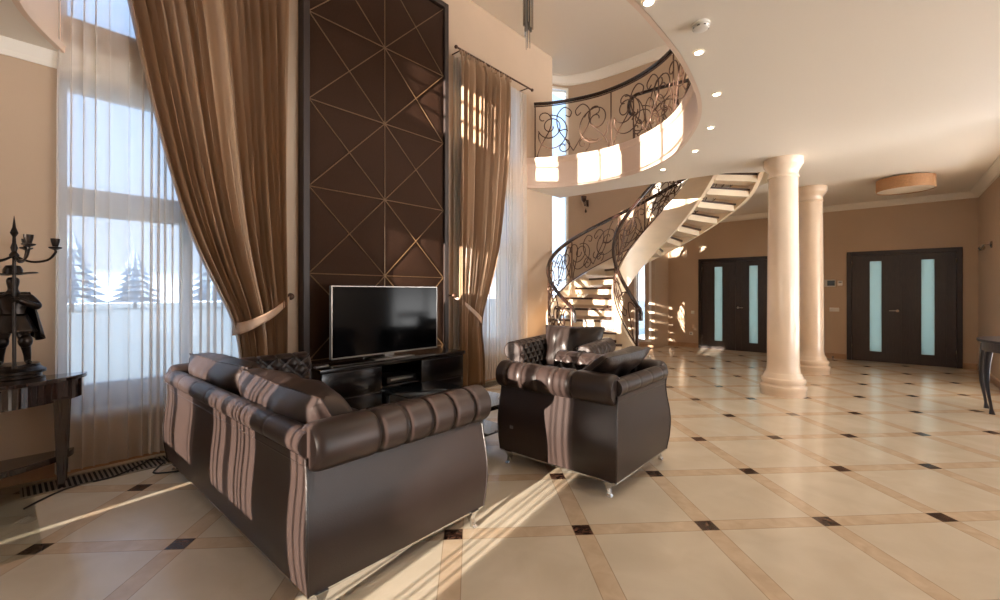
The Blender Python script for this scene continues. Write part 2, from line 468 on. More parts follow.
# hall ceiling, higher tower ceiling and the closing walls above
tp = [(-4.95, -2.9), (6.2, -2.9), (6.2, 1.1), (-4.60, 6.70), (-4.95, 6.70)]
b = MB(); n = len(tp)
b.add([(x, y, z) for z in (TOP, TOP + .15) for x, y in tp], [tuple(range(n)), tuple(range(n, 2 * n))] + [(i, (i + 1) % n, n + (i + 1) % n, n + i) for i in range(n)])
struct(b.build('ceiling_hall', 'ceiling'))
struct(MB().box(-7.3, 6.2, -2.9, 11.6, UP + .1, UP + .3).build('ceiling_tower', 'ceiling'))
# rear wall behind the viewer: windows for the low sun, plus openings added for light
RW = [(-3.75, -2.80, 0.62, 2.9), (-2.55, -1.80, 0.62, 2.9), (-1.50, -0.85, 0.38, 1.85), (-3.25, -3.16, .20, .54), (-3.7, -2.85, 4.3, 5.1), (-2.6, -1.75, 3.75, 5.3), (-1.5, -0.65, 3.75, 5.3), (.3, 2.1, 3.75, 5.4), (2.4, 5.4, 3.75, 5.4)]  # narrow slit added for a sun streak, last pair added to brighten upstairs
wall_boxes('wall_rear', 'y', -2.9, -2.6, -4.95, 6.2, 0, UP + .1, RW)
wall_boxes('wall_far_side', 'y', 6.6, 6.9, 1.5, 6.2, 0, UP + .1, [])
wall_boxes('wall_side', 'x', 6.0, 6.2, -2.9, 6.6, 0, UP + .1, [(2.6, 6.4, 0.05, 2.95), (2.6, 6.3, 3.9, 6.5)])  # unseen side wall, its openings added to pour fill light into the hall

# cornices
def sweep_profile(b, pts, prof, closed=False):
    rings = []
    for i, p in enumerate(pts):
        p = Vector(p); a = Vector(pts[max(i - 1, 0)]); c = Vector(pts[min(i + 1, len(pts) - 1)])
        d1 = (p - a).normalized() if i > 0 else (c - p).normalized(); d2 = (c - p).normalized() if i < len(pts) - 1 else d1
        n1 = Vector((d1.y, -d1.x, 0)); n2 = Vector((d2.y, -d2.x, 0)); n = (n1 + n2).normalized(); k = 1 / max(0.4, n.dot(n1))
        rings.append([(p.x + n.x * o * k, p.y + n.y * o * k, z) for o, z in prof])
    b.loft(rings, closed=True, cap=True, smooth=False)
def cornice(z, w=.09, h=.10): return [(0, z), (w, z), (w, z - .02), (w * .8, z - .03), (w * .5, z - h * .55), (w * .28, z - h * .8), (w * .28, z - h), (0, z - h)]
b = MB(); sweep_profile(b, [(1.2, 6.6, 0), (1.2, 11.3, 0), (-4.2, 11.3, 0)][::-1], cornice(CEIL, .11, .11))
struct(b.build('trim_2', 'white'))
b = MB(); sweep_profile(b, [(-4.60, -2.6, 0), (-4.60, 1.80, 0)], cornice(3.20, .035, .20))
struct(b.build('trim_3', 'white'))
b = MB(); sweep_profile(b, [tuple(p) for p in TW] + [(1.2, 10.42, 0)], cornice(UP + .1, .14, .22))
struct(b.build('trim_4', 'white'))
# baseboards
def baseboard(name, pts):
    b = MB(); sweep_profile(b, pts, [(0, 0), (.018, 0), (.018, .09), (.01, .105), (0, .105)]); return struct(b.build(name, 'base'))
baseboard('baseboard_back', [(-4.2, 11.3, 0), (D1[0] - .002, 11.3, 0)])
baseboard('baseboard_middle', [(D1[1] + .002, 11.3, 0), (D2[0] - .002, 11.3, 0)])
baseboard('baseboard_right', [(D2[1] + .002, 11.3, 0), (1.2, 11.3, 0), (1.2, 6.6, 0)])
baseboard('baseboard_tower', [tuple(p) for p in TW])
baseboard('baseboard_left', [(-4.6, -2.6, 0), (-4.6, 2.03, 0)])
baseboard('baseboard_far_left', [(-4.6, 4.06, 0), (-4.6, 6.5, 0)])

# windows on the left wall
def window_x(name, y0, y1, z0, z1, x, bars, mull=None):
    f = MB(); t = .055
    def bx(a, b_, c, d): f.box(x - .04, x + .04, a, b_, c, d)
    bx(y0, y0 + t, z0, z1); bx(y1 - t, y1, z0, z1); bx(y0 + t, y1 - t, z0, z0 + t); bx(y0 + t, y1 - t, z1 - t, z1)
    for (c, d) in bars: bx(y0 + t, y1 - t, c, d)
    if mull: bx(mull - .045, mull + .045, z0 + t, z1 - t)
    o = struct(f.build(name, 'window'))
    g = MB().box(x - .006, x + .006, y0 + .02, y1 - .02, z0 + .02, z1 - .02).build('glass_pane', 'glass', o)
    return o
window_x('window_1', W1[0], W1[1], .42, 2.98, -4.80, [(.475, .62), (1.96, 2.17)], 1.12)
window_x('window_2', W1[0], W1[1], 3.42, 4.64, -4.80, [], 1.12)
window_x('window_3', W2[0], W2[1], .42, 2.98, -4.80, [(.475, .62), (1.96, 2.17)], 5.06)
window_x('window_4', W2[0], W2[1], 3.42, 4.64, -4.80, [], 5.06)
# window sills/ledges
for i, w in enumerate((W1, W2)):
    struct(MB().box(-4.76, -4.585, w[0] - .02, w[1] + .02, .40, .43).build('window_sill_' + str(i + 1), 'white'))
# tower windows
def slot_window(name, p, q, z0, z1, off, bars=()):
    d = (q - p); L_ = d.length; d.normalize(); n = Vector((-d.y, d.x, 0)) * off
    def bx(b, u0, u1, c, e, th=.035):
        ring = []
        for u in (u0, u1):
            s_ = p + d * u + n
            nn = n.normalized() * th
            ring.append([(s_.x - nn.x, s_.y - nn.y, c), (s_.x + nn.x, s_.y + nn.y, c), (s_.x + nn.x, s_.y + nn.y, e), (s_.x - nn.x, s_.y - nn.y, e)])
        b.loft(ring, smooth=False)
    f = MB(); t = .055
    bx(f, 0, t, z0, z1); bx(f, L_ - t, L_, z0, z1); bx(f, t, L_ - t, z0, z0 + t); bx(f, t, L_ - t, z1 - t, z1)
    for zb in bars: bx(f, t, L_ - t, zb - .04, zb + .04)
    o = struct(f.build(name, 'white'))
    g = MB(); bx(g, .03, L_ - .03, z0 + .03, z1 - .03, .004); g.build('glass_pane', 'glass', o)
slot_window('window_5', TW[i0], TW[i1], .5, 6.85, .02)
slot_window('window_6', TW[i2], TW[i3], .15, 2.6, .02)
# rear windows and added openings: frames with glazing bars
for k, (a, c, z0, z1) in enumerate(RW):
    f = MB(); t = .05 if c - a > .2 else .004; y = -2.75
    def bx(x0, x1, u, v): f.box(x0, x1, y - .03, y + .03, u, v)
    bx(a, a + t, z0, z1); bx(c - t, c, z0, z1); bx(a + t, c - t, z0, z0 + t); bx(a + t, c - t, z1 - t, z1)
    if z0 > 3:
        m_ = (a + c) / 2; bx(m_ - .02, m_ + .02, z0 + t, z1 - t)
        for q in (1, 2): zz = z0 + (z1 - z0) * q / 3; bx(a + t, c - t, zz - .02, zz + .02)
    o = struct(f.build('window_%d' % (7 + k), 'window'))
    MB().box(a + .02, c - .02, y - .004, y + .004, z0 + .02, z1 - .02).build('glass_pane', 'rearglass', o)
f = MB(); t_ = .05
f.box(1.32, 1.38, 6.75, 6.75 + t_, .25, 2.95); f.box(1.32, 1.38, 9.15 - t_, 9.15, .25, 2.95); f.box(1.32, 1.38, 7.92, 7.98, .25, 2.95); f.box(1.32, 1.38, 6.8, 9.1, .25, .30); f.box(1.32, 1.38, 6.8, 9.1, 2.9, 2.95)
struct(f.build('window_20', 'window'))  # frame for the added, unseen opening that lights the far hall
# outdoors
struct(MB().box(-90, -7.4, -60, 90, -.5, -.35).build('ground', 'lawn'))
struct(MB().box(-7.4, 30, -60, -3.3, -.5, -.35).build('ground_rear_dimmer', 'lawn'))  # unseen ground sheet added to dim the light reaching the rear windows
# ------------------------------------------------------------------ trees outside
def conifer(x, y, h, r, seed):
    rnd = random.Random(seed)
    t = thing('conifer_tree', 'x', 'tree', (x, y, -.36), 0, 'hazy conifers beyond the left windows')
    MB().lathe([(.16, 0), (.12, h * .3), (.05, h * .9)], n=8).build('trunk', M['bark'], t)
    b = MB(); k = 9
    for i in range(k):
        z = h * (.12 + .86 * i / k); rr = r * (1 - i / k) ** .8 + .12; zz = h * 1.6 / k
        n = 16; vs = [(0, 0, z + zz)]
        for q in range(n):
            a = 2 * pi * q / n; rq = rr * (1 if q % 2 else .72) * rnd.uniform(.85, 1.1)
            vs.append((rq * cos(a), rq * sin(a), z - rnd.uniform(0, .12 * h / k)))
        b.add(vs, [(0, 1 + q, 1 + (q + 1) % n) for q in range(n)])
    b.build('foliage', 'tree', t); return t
M['bark'] = mat('bark', (92, 78, 66), .9)
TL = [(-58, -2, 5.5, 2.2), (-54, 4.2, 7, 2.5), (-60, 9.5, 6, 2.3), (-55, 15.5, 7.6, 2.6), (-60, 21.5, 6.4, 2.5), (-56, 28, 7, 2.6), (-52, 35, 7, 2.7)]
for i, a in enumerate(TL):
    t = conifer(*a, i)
    t['label'] = 'hazy conifer on the lawn beyond the sheer curtain, ' + ['furthest left of its row', 'second of its row from the left', 'third of its row from the left', 'middle one of its row', 'third of its row from the right', 'second of its row from the right', 'furthest right of its row'][i]

# ------------------------------------------------------------------ doors
def double_door(n, x0, x1):
    y = 11.30; top = 2.16; fw = .075
    f = MB()
    f.box(x0, x0 + fw, y - .03, y + .14, 0, top); f.box(x1 - fw, x1, y - .03, y + .14, 0, top); f.box(x0 + fw, x1 - fw, y - .03, y + .14, top - fw, top)
    f.box(x0 + fw, x0 + fw + .03, y + .05, y + .14, 0, top - fw); f.box(x1 - fw - .03, x1 - fw, y + .05, y + .14, 0, top - fw); f.box(x0 + fw, x1 - fw, y + .05, y + .14, top - fw - .03, top - fw); f.box(x0 + fw, x1 - fw, y + .05, y + .14, 0, .012)  # inner strips added to block light leaking round the leaves
    o = struct(f.build('door_%d' % n, 'doorframe', bevel=.004))
    xm = (x0 + x1) / 2
    for s, (a, c) in enumerate(((x0 + fw + .003, xm - .002), (xm + .002, x1 - fw - .003))):
        w = c - a; gc = (a + c) / 2 + (-.0 if s == 0 else .0); g0, g1 = gc - .088, gc + .088; z0, z1 = .20, top - .2
        lf = MB(); ya, yb = y + .0, y + .045
        lf.box(a, g0, ya, yb, .001, top - fw - .003); lf.box(g1, c, ya, yb, .001, top - fw - .003)
        lf.box(g0, g1, ya, yb, .001, z0); lf.box(g0, g1, ya, yb, z1, top - fw - .003)
        # thin raised stiles beside the glass
        for q in (a + .12, c - .12): lf.box(q - .004, q + .004, ya - .004, ya, .05, top - fw - .05)
        leaf = lf.build('door_leaf', 'door', o)
        tag(MB().box(g0, g1, y + .012, y + .028, z0, z1).build('glass_panel', 'frost', leaf), 'tall narrow frosted glass strip')
        for hz in (.22, 1.88):
            hx = a + .001 if s == 0 else c - .001
            MB().lathe([(.009, 0), (.009, .1)], c=(hx, y - .008, hz), n=10).build('hinge', 'chrome', leaf)
    MB().box(xm - .02, xm + .02, y + .046, y + .06, .0, top - fw).build('light_seal_strip', 'door', o)  # hidden strip added behind the leaves to stop light leaking between them
    hx = xm - .05 if n == 2 else xm + .05; sg = -1 if n == 2 else 1
    h = MB(); h.lathe([(.024, 0), (.024, .008)], c=(0, 0, 0), n=16)
    mx = Matrix.Translation((hx, y, 1.0)) @ Matrix.Rotation(radians(90), 4, 'X')
    h.v = [tuple(mx @ Vector(p)) for p in h.v]
    h.tube([(hx, y, 1.0), (hx, y - .05, 1.0), (hx + sg * .02, y - .055, 1.0), (hx + sg * .12, y - .055, 1.0)], .009, 8)
    tag(h.build('door_handle', 'chrome', o), 'chrome lever handle')
double_door(1, *D1); double_door(2, *D2)

# ------------------------------------------------------------------ wall fittings
t = thing('video_intercom', 'white wall intercom with grey screen left of the right double doors', 'intercom', (-.85, 11.3, 1.54))
MB().rbox(-.12, .06, -.035, 0, -.075, .075, .008).build('housing', 'plastic', t)
MB().rbox(-.075, .05, -.039, -.034, -.05, .055, .002).build('screen', M['screen'] if 'screen' in M else mat('grey_screen', (84, 96, 104), .15), t)
t2 = thing('thermostat', 'small white square thermostat between the intercom and the door frame', 'thermostat', (-.715, 11.3, 1.54))
MB().rbox(-.04, .04, -.025, 0, -.05, .05, .006).build('housing', 'plastic', t2)
MB().rbox(-.025, .025, -.028, -.024, .0, .03, .001).build('display', 'steel', t2)
def switch(x, z, n, label, w=.08):
    t = thing('wall_switch', label, 'switch', (x, 11.3, z))
    MB().rbox(-w * n / 2, w * n / 2, -.010, 0, -.04, .04, .003).build('faceplate', 'plastic', t)
    for i in range(n):
        c = -w * n / 2 + w * (i + .5)
        MB().rbox(c - .028, c + .028, -.015, -.009, -.028, .028, .002).build('rocker', 'plastic', t)
switch(-.81, 1.0, 2, 'white double light switch on the brown wall under the intercom')
switch(-3.60, .86, 1, 'white light switch on the wall left of the far double doors')
def outlet(x, z, label, n=1):
    t = thing('wall_outlet', label, 'outlet', (x, 11.3, z))
    b = MB().rbox(-.04 * n, .04 * n, -.010, 0, -.04, .04, .003); b.build('faceplate', 'plastic', t)
    MB().lathe([(.02, 0), (.02, .006)], c=(0, 0, 0), n=14).build('socket', 'steel', t, loc=(0, -.010, 0)).rotation_euler = (radians(90), 0, 0)
outlet(-3.64, .34, 'white socket low on the wall left of the far double doors')
t = thing('door_stop', 'small metal door stop on the floor before the wall between the two doorways', 'door stop', (-.82, 11.1, 0))
MB().lathe([(.028, 0), (.028, .008), (.012, .012), (.012, .03), (.02, .034), (.02, .06), (.01, .066)], n=16).build('post', 'chrome', t)
# wall spotlight on the right wall
t = thing('wall_spotlight', 'small chrome wall spotlight high on the right-hand wall beside the doors', 'lamp', (1.2, 9.95, 2.08))
MB().lathe([(.055, 0), (.055, .012), (.02, .025)], n=20).build('mount', 'chrome', t).rotation_euler = (0, radians(-90), 0)
MB().tube([(-.02, 0, 0), (-.07, .0, .005), (-.085, .03, .0), (-.07, .30, -.01)], .008, 8).build('arm', 'chrome', t)
MB().lathe([(.018, 0), (.032, .02), (.042, .07), (.04, .09)], n=18).build('shade', 'chrome', t, loc=(-.07, .28, -.01)).rotation_euler = (radians(-100), 0, 0)
t = thing('wall_spotlight', 'dark wrought iron wall lamp on the stair tower wall above the curved railing', 'lamp', (-5.98, 10.335, 3.72))
MB().rbox(-.03, .03, -.02, 0, -.09, .09, .008).build('mount', 'iron', t)
MB().tube(spline([(0, -.02, .02), (0, -.12, .08), (0, -.2, .02), (0, -.16, -.08), (0, -.1, -.05)], 6), .014, 8).build('arm', 'iron', t)
MB().lathe([(.02, 0), (.06, .05), (.075, .15), (.07, .16)], n=16).build('shade', 'iron', t, loc=(0, -.2, .0))
MB().lathe([(.018, 0), (.03, .03), (.004, .12)], n=12).build('pendant', 'iron', t, loc=(0, -.1, -.26))

# ------------------------------------------------------------------ columns
def tcolumn(x, y, label, r=.2):
    t = thing('column', label, 'column', (x, y, 0), 0, 'marble columns carrying the gallery')
    S_ = .93
    MB().lathe([(.285, 0), (.285, .06), (.292, .07), (.292, .12), (.268, .135), (.264, .15), (.272, .165), (.28, .19), (.272, .215), (.25, .23), (.243, .25), (.235, .262), (.23, .285), (.225, .29)], n=48, sx=S_, sy=S_).build('base', 'column', t)
    MB().lathe([(.220, .29), (.208, .32), (.200, .4)] + [(.200 - .018 * (k / 12) ** 1.6, .4 + 2.36 * k / 12) for k in range(1, 13)] + [(.182, 2.86)], n=48, sx=S_, sy=S_).build('shaft', 'column', t)
    MB().lathe([(.182, 2.86), (.195, 2.865), (.195, 2.885), (.184, 2.895), (.184, 2.95), (.195, 2.965), (.21, 2.985), (.232, 3.02), (.242, 3.03), (.248, 3.06), (.248, CEIL - .002)], n=48, sx=S_, sy=S_).build('capital', 'column', t)
tcolumn(-1.04, 6.90, 'cream marble column with round base and capital, the nearer one')
tcolumn(-0.97, 9.05, 'cream marble column standing behind the nearer column')

# ------------------------------------------------------------------ ceiling fittings
for k, (x, y, lab) in enumerate([(-1.09, 2.61, 'first, at the photo top'), (-1.04, 3.40, 'just behind the smoke detector'), (-1.14, 4.22, 'third along the curve'), (-1.42, 5.03, 'fourth along the curve'), (-1.80, 5.74, 'fifth along the curve'), (-2.42, 6.30, 'last, beside the stair')]):
    t = thing('recessed_downlight', 'lit ceiling spotlight along the curved gallery edge, ' + lab, 'ceiling light', (x, y, CEIL), 0, 'spotlights along the curved edge')
    MB().lathe([(.042, -.001), (.042, -.006), (.030, -.008), (.027, -.003)], n=24, cap=False).build('rim', 'white', t)
    MB().lathe([(.001, -.005), (.027, -.005), (.027, -.001), (.001, -.001)], n=20, cap=False).build('bulb', 'spot', t)
    l = bpy.data.lights.new('downlight', 'SPOT'); l.energy = 9; l.spot_size = radians(100); l.spot_blend = .6; l.color = (1, .87, .7); l.shadow_soft_size = .04
    lo = bpy.data.objects.new('downlight_beam', l); COL.objects.link(lo); lo.parent = t; lo.location = (0, 0, -.03)
t = thing('smoke_detector', 'round white smoke detector on the ceiling beside the curved gallery edge', 'smoke detector', (-.92, 3.05, CEIL))
MB().lathe([(.056, 0), (.056, -.014), (.050, -.017), (.050, -.022), (.052, -.025), (.046, -.036), (.03, -.041), (.001, -.041)], n=32).build('housing', 'plastic', t)
for k in range(8):
    a = pi * k / 4
    MB().box(-.008, .008, -.001, .001, -.003, .003).build('vent_slot', 'black', t, loc=(.0498 * cos(a), .0498 * sin(a), -.030), rz=a + pi / 2)
t = thing('drum_ceiling_lamp', 'flat round ceiling lamp with a woven brown band before the doors', 'ceiling lamp', (.21, 9.2, CEIL))
MB().lathe([(.335, -.02), (.345, -.02), (.345, -.20), (.335, -.20)], n=48, cap=False).build('shade_band', 'wicker', t)
MB().lathe([(.001, -.19), (.334, -.19), (.334, -.18), (.001, -.18)], n=48, cap=False).build('diffuser', 'lampglass', t)
MB().lathe([(.12, 0), (.12, -.03), (.33, -.032), (.33, -.04)], n=32).build('ceiling_plate', 'white', t)
# hanging chandelier of tubes
t = thing('tube_chandelier', 'slim hanging chandelier of bundled chrome and crystal tubes at the top edge', 'chandelier', (-2.64, 3.42, 3.72))
rnd = random.Random(3)
for k in range(12):
    a = 2 * pi * k / 12 + .2; r = .042 if k % 2 else .03
    z0 = .18 + rnd.uniform(-.03, .08)
    MB().lathe([(.010, z0), (.010, 1.93)], c=(r * cos(a), r * sin(a), 0), n=8).build('chrome_tube', 'chrome' if k % 3 else 'crystal', t)
for k in range(5):
    a = 2 * pi * k / 5; MB().lathe([(.004, rnd.uniform(0, .06)), (.006, .5)], c=(.02 * cos(a), .02 * sin(a), 0), n=6).build('crystal_rod', 'crystal', t)
MB().lathe([(.09, 1.93 - .02), (.09, 1.93)], n=24).build('ceiling_rose', 'chrome', t)

# ------------------------------------------------------------------ wrought iron scrolls
def scroll2d(x, y, hd, L_, k0, k1, k2=None, n=26):
    """a curve whose curvature runs k0 -> 0 -> k1 so that both ends curl"""
    pts = [(x, y)]; ds = L_ / n
    for i in range(n):
        t = (i + .5) / n
        k = k0 * (1 - t) ** 3 * 2.2 + k1 * t ** 3 * 2.2 + (k2 or 0)
        hd += k * ds; x += cos(hd) * ds; y += sin(hd) * ds; pts.append((x, y))
    return pts
def mirror(p, c): return [(2 * c - a, b) for a, b in p]
def arc2d(cx, cy, r, a0, a1, n=22, rr=None):
    return [(cx + (r + ((rr or r) - r) * i / n) * cos(a0 + (a1 - a0) * i / n), cy + (r + ((rr or r) - r) * i / n) * sin(a0 + (a1 - a0) * i / n)) for i in range(n + 1)]
def scroll_panel(s0, w, H_, seed):
    """2-D curves of one panel, s0..s0+w by 0..H_"""
    r = random.Random(seed); c = s0 + w / 2; C = []
    # central heart with curled lobes
    h = [(c, H_ * .10), (c + w * .09, H_ * .30), (c + w * .2, H_ * .55), (c + w * .21, H_ * .80), (c + w * .12, H_ * .93), (c + w * .03, H_ * .84), (c + w * .05, H_ * .74), (c + w * .10, H_ * .78)]
    h = [(p.x, p.y) for p in spline([(a, b, 0) for a, b in h], 6)]
    C += [h, mirror(h, c)]
    for sg in (-1, 1):
        C.append(arc2d(c + sg * w * .30, H_ * .46, H_ * .36, pi * .5, pi * .5 + sg * pi * 1.55, 30, H_ * .22))
        C.append(arc2d(c + sg * w * .30, H_ * .60, H_ * .05, 0, sg * pi * 2.9, 34, H_ * .24))
        C.append(arc2d(c + sg * w * .13, H_ * .20, H_ * .02, 0, -sg * pi * 2.4, 24, H_ * .14))
        q = scroll2d(c + sg * w * .47, H_ * .02, pi / 2, H_ * 1.25, sg * r.uniform(0, 2), -sg * 9, 0); C.append([p for p in q if 0 < p[1] < H_ * .98])
        if r.random() < .6:
            q = scroll2d(c + sg * w * .40, H_ * .97, -pi / 2 - sg * .8, H_ * 1.2, sg * 1.5, -sg * 8, 0); C.append([p for p in q if 0 < p[1] < H_ * .98])
        x0 = c + sg * w * .2; y0 = H_ * r.uniform(.15, .6)
        C.append(scroll2d(x0, y0, r.uniform(0, 2 * pi), .18, r.uniform(-14, 14), r.choice((-16, 16)), 0, 12))
    return [q for q in C if len(q) > 3]
def railing_panels(F, s0, s1, H_, parent, w=1.15, r=.0085, seed=1, mat_='iron', z_off=0.0):
    """F(s, h) -> 3-D point; makes one scroll panel mesh per bay plus slim uprights"""
    n = max(1, round((s1 - s0) / w)); w = (s1 - s0) / n
    for k in range(n):
        b = MB()
        for q in scroll_panel(s0 + k * w, w, H_, seed + k):
            q = [(min(max(a, s0), s1), h) for a, h in q]
            b.tube([F(a, h) for a, h in q], r, 5)
        b.build('scroll_panel', mat_, parent)
    for k in range(n + 1):
        s = s0 + k * w
        MB().tube([F(s, 0), F(s, H_ * .5), F(s, H_)], .011, 6).build('baluster', mat_, parent)
class Path:
    def __init__(s, pts):
        s.p = [Vector(p) for p in pts]; s.l = [0]
        for a, b in zip(s.p, s.p[1:]): s.l.append(s.l[-1] + Vector((b.x - a.x, b.y - a.y)).length)
        s.L = s.l[-1]
    def at(s, d):
        d = min(max(d, 0), s.L)
        lo, hi = 0, len(s.l) - 1
        while hi - lo > 1:
            m = (lo + hi) // 2
            if s.l[m] <= d: lo = m
            else: hi = m
        t = (d - s.l[lo]) / max(1e-9, s.l[hi] - s.l[lo]); return s.p[lo].lerp(s.p[hi], t)

# gallery railing round the void
t = thing('gallery_railing', 'wrought iron scroll railing with dark handrail along the curved gallery edge', 'railing', (0, 0, 0))
pts = []
for i, p in enumerate(VOID):
    tt = (VOID[min(i + 1, len(VOID) - 1)] - VOID[max(i - 1, 0)]).normalized(); n = Vector((tt.y, -tt.x, 0))
    if n.dot(p - VC) < 0: n = -n
    q = p + n * .06
    if q.x > -4.57 and not (len(pts) > 20 and q.y < 2.1): pts.append(q)
gp = Path([q for q in pts if q.y > 2.1])
Fg = lambda s, h: gp.at(s) + Vector((0, 0, SLAB + .035 + h))
HT = .90
railing_panels(Fg, .02, gp.L - .02, HT, t, 1.25, .0095, 5)
MB().tube([Fg(gp.L * i / 160, HT + .045) for i in range(161)], .034, 10, sq=.8).build('handrail', 'railwood', t)
MB().tube([Fg(gp.L * i / 160, HT) for i in range(161)], .010, 6).build('top_bar', 'iron', t)
MB().tube([Fg(gp.L * i / 160, .02) for i in range(161)], .010, 6).build('bottom_bar', 'iron', t)

# railing beside the stair opening on the gallery
t = thing('landing_railing', 'second scroll railing with curled handrail behind the gallery railing, by the stair opening', 'railing', (0, 0, 0))
lp = Path(spline([(-3.15, 6.86, 0), (-2.8, 6.86, 0), (-2.35, 6.90, 0), (-1.95, 6.98, 0), (-1.72, 7.05, 0)], 8))
Fl = lambda s, h: lp.at(s) + Vector((0, 0, SLAB + .03 + h))
railing_panels(Fl, .03, lp.L, HT, t, .9, .009, 31)
hp = [Fl(0, HT - .22) + Vector((.05, 0, 0)), Fl(0, HT - .26), Fl(0, HT - .16) - Vector((.05, 0, 0)), Fl(0, HT - .02) - Vector((.03, 0, 0))] + [Fl(lp.L * i / 20, HT + .045) for i in range(1, 21)]
MB().tube(spline(hp, 3), .034, 10, sq=.8).build('handrail', 'railwood', t)
MB().tube([Fl(lp.L * i / 20, .02) for i in range(21)], .010, 6).build('bottom_bar', 'iron', t)

# ------------------------------------------------------------------ spiral stair
NR = 20; RISE = SLAB / NR
st = thing('spiral_staircase', 'curved open-riser stair with cream stringers, dark tread edges and iron railings', 'staircase', (0, 0, 0))
def sp(f, k, z, off=0.0):
    """plan of the stair: f = 0 on the inner stringer, 1 on the outer; k counts risers"""
    t = min(max(k / NR, -.03), 1.01); e = t - .5
    ri = .804 + .522 * e - .539 * e ** 2 + 1.191 * e ** 3; w = 1.046 - .327 * e - .341 * e ** 2 - 1.8 * max(0, t - .84)
    a = 2.251 - 3.874 * e + .31 * e ** 2 + .734 * e ** 3
    r = ri + w * f + off
    return Vector((-2.751 + r * cos(a), 6.711 + r * sin(a), z))
for i in range(1, NR):
    z = i * RISE; m_ = 7
    def slab(b, k0, k1, z0, z1, r0=.03, r1=.97):
        rings = []
        for q in range(m_ + 1):
            r = r0 + (r1 - r0) * q / m_
            rings.append([sp(r, k0, z0), sp(r, k1, z0), sp(r, k1, z1), sp(r, k0, z1)])
        b.loft(rings, smooth=False)
    b = MB(); slab(b, i - 1.08, i + .10, z - .028, z)
    tr = b.build('tread', 'cream', st)
    b = MB(); slab(b, i - 1.12, i - 1.02, z - .034, z + .003); slab(b, i + .06, i + .13, z - .032, z - .002)
    tag(b.build('tread_edge', 'stepwood', tr), 'dark wooden tread edge')
    b = MB(); slab(b, i - 1.0, i + .02, z - .125, z - .030)
    b.build('tread_support', 'cream', tr)
    b = MB(); slab(b, i - 1.06, i - .8, z - .17, z - .125, .03, .14)
    tag(b.build('support_block', 'stepwood', tr), 'small dark block at the inner end')
def stringer(f, th, zlo, zhi, k0, k1):
    rings = []; n = 90
    for q in range(n + 1):
        k = k0 + (k1 - k0) * q / n; z = RISE * k
        lo = max(z + zlo, 0.0); hi = max(min(z + zhi, SLAB + .02), lo + .02)
        rings.append([sp(f, k, lo, -th / 2), sp(f, k, lo, th / 2), sp(f, k, hi, th / 2), sp(f, k, hi, -th / 2)])
    return MB().loft(rings, smooth=True).build('stringer', 'cream', st)
stringer(0, .07, -.10, .48, 0, 20); stringer(1, .07, -.10, .34, 0, 20)
def stair_rail(f, zb, seed, k1=19.3):
    n = 160; bp_ = Path([sp(f, k1 * q / n, RISE * k1 * q / n) for q in range(n + 1)])
    F = lambda s, h: bp_.at(s) + Vector((0, 0, h + zb))
    Ls = bp_.L; zt = 1.09 - zb
    railing_panels(F, .02, Ls, zt, st, 1.15, .009, seed)
    n = 90; pts = [F(Ls * i / n, zt + .045) for i in range(n + 1)]
    e = pts[0]; d = Vector((pts[0].x - pts[3].x, pts[0].y - pts[3].y, 0)).normalized()
    tail = [e + d * .05 + Vector((0, 0, -.22)), e + d * .05 + Vector((0, 0, -.10)), e + d * .03 + Vector((0, 0, -.03))]
    MB().tube(tail + pts, .034, 10, sq=.85).build('handrail', 'railwood', st)
    MB().tube([F(Ls * i / n, .01) for i in range(n + 1)], .010, 6).build('bottom_bar', 'iron', st)
    MB().tube([F(0, -zb), F(0, zt)], .02, 10).build('newel', 'iron', st)
stair_rail(0, .49, 61); stair_rail(1, .35, 81)
# ------------------------------------------------------------------ tv wall
PX = -4.60; PY0, PY1 = 2.05, 4.04
t = thing('upholstered_wall_panel', 'tall brown padded panel with bronze crossing lines behind the television', 'wall panel', (PX, 0, 0))
fr = MB(); fw = .07; ptop = 5.27
fr.box(0, .12, PY0, PY0 + fw, 0, ptop); fr.box(0, .12, PY1 - fw, PY1, 0, ptop); fr.box(0, .12, PY0 + fw, PY1 - fw, ptop - fw, ptop)
fr.build('panel_frame', 'panelframe', t, bevel=.006)
ya, yb = PY0 + fw, PY1 - fw; ym = (ya + yb) / 2
b = MB()
zs = [-.27 + .91 * k for k in range(7)]
for k in range(6):
    for (y0, y1) in ((ya, ym), (ym, yb)):
        z0, z1 = max(zs[k], 0), min(zs[k + 1], ptop - fw)
        # four pillowed triangles per cell
        cy, cz = (y0 + y1) / 2, (zs[k] + zs[k + 1]) / 2
        cor = [(y0, zs[k]), (y1, zs[k]), (y1, zs[k + 1]), (y0, zs[k + 1])]
        for q in range(4):
            A_ = Vector((cy, cz)); B_ = Vector(cor[q]); C_ = Vector(cor[(q + 1) % 4]); n = 8
            idx = {}; vs = []; fs = []
            for i in range(n + 1):
                for j in range(n + 1 - i):
                    w1, w2 = i / n, j / n; w0 = 1 - w1 - w2
                    p = A_ * w0 + B_ * w1 + C_ * w2
                    e = min(w0, w1, w2); x = .078 + .014 * min(1, e * 9) ** .5
                    idx[i, j] = len(vs); vs.append((x, p.x, min(max(p.y, 0), ptop - fw)))
            for i in range(n):
                for j in range(n - i):
                    fs.append((idx[i, j], idx[i + 1, j], idx[i, j + 1]))
                    if i + j < n - 1: fs.append((idx[i + 1, j], idx[i + 1, j + 1], idx[i, j + 1]))
            b.add(vs, fs, True)
b.build('padding', 'panel', t)
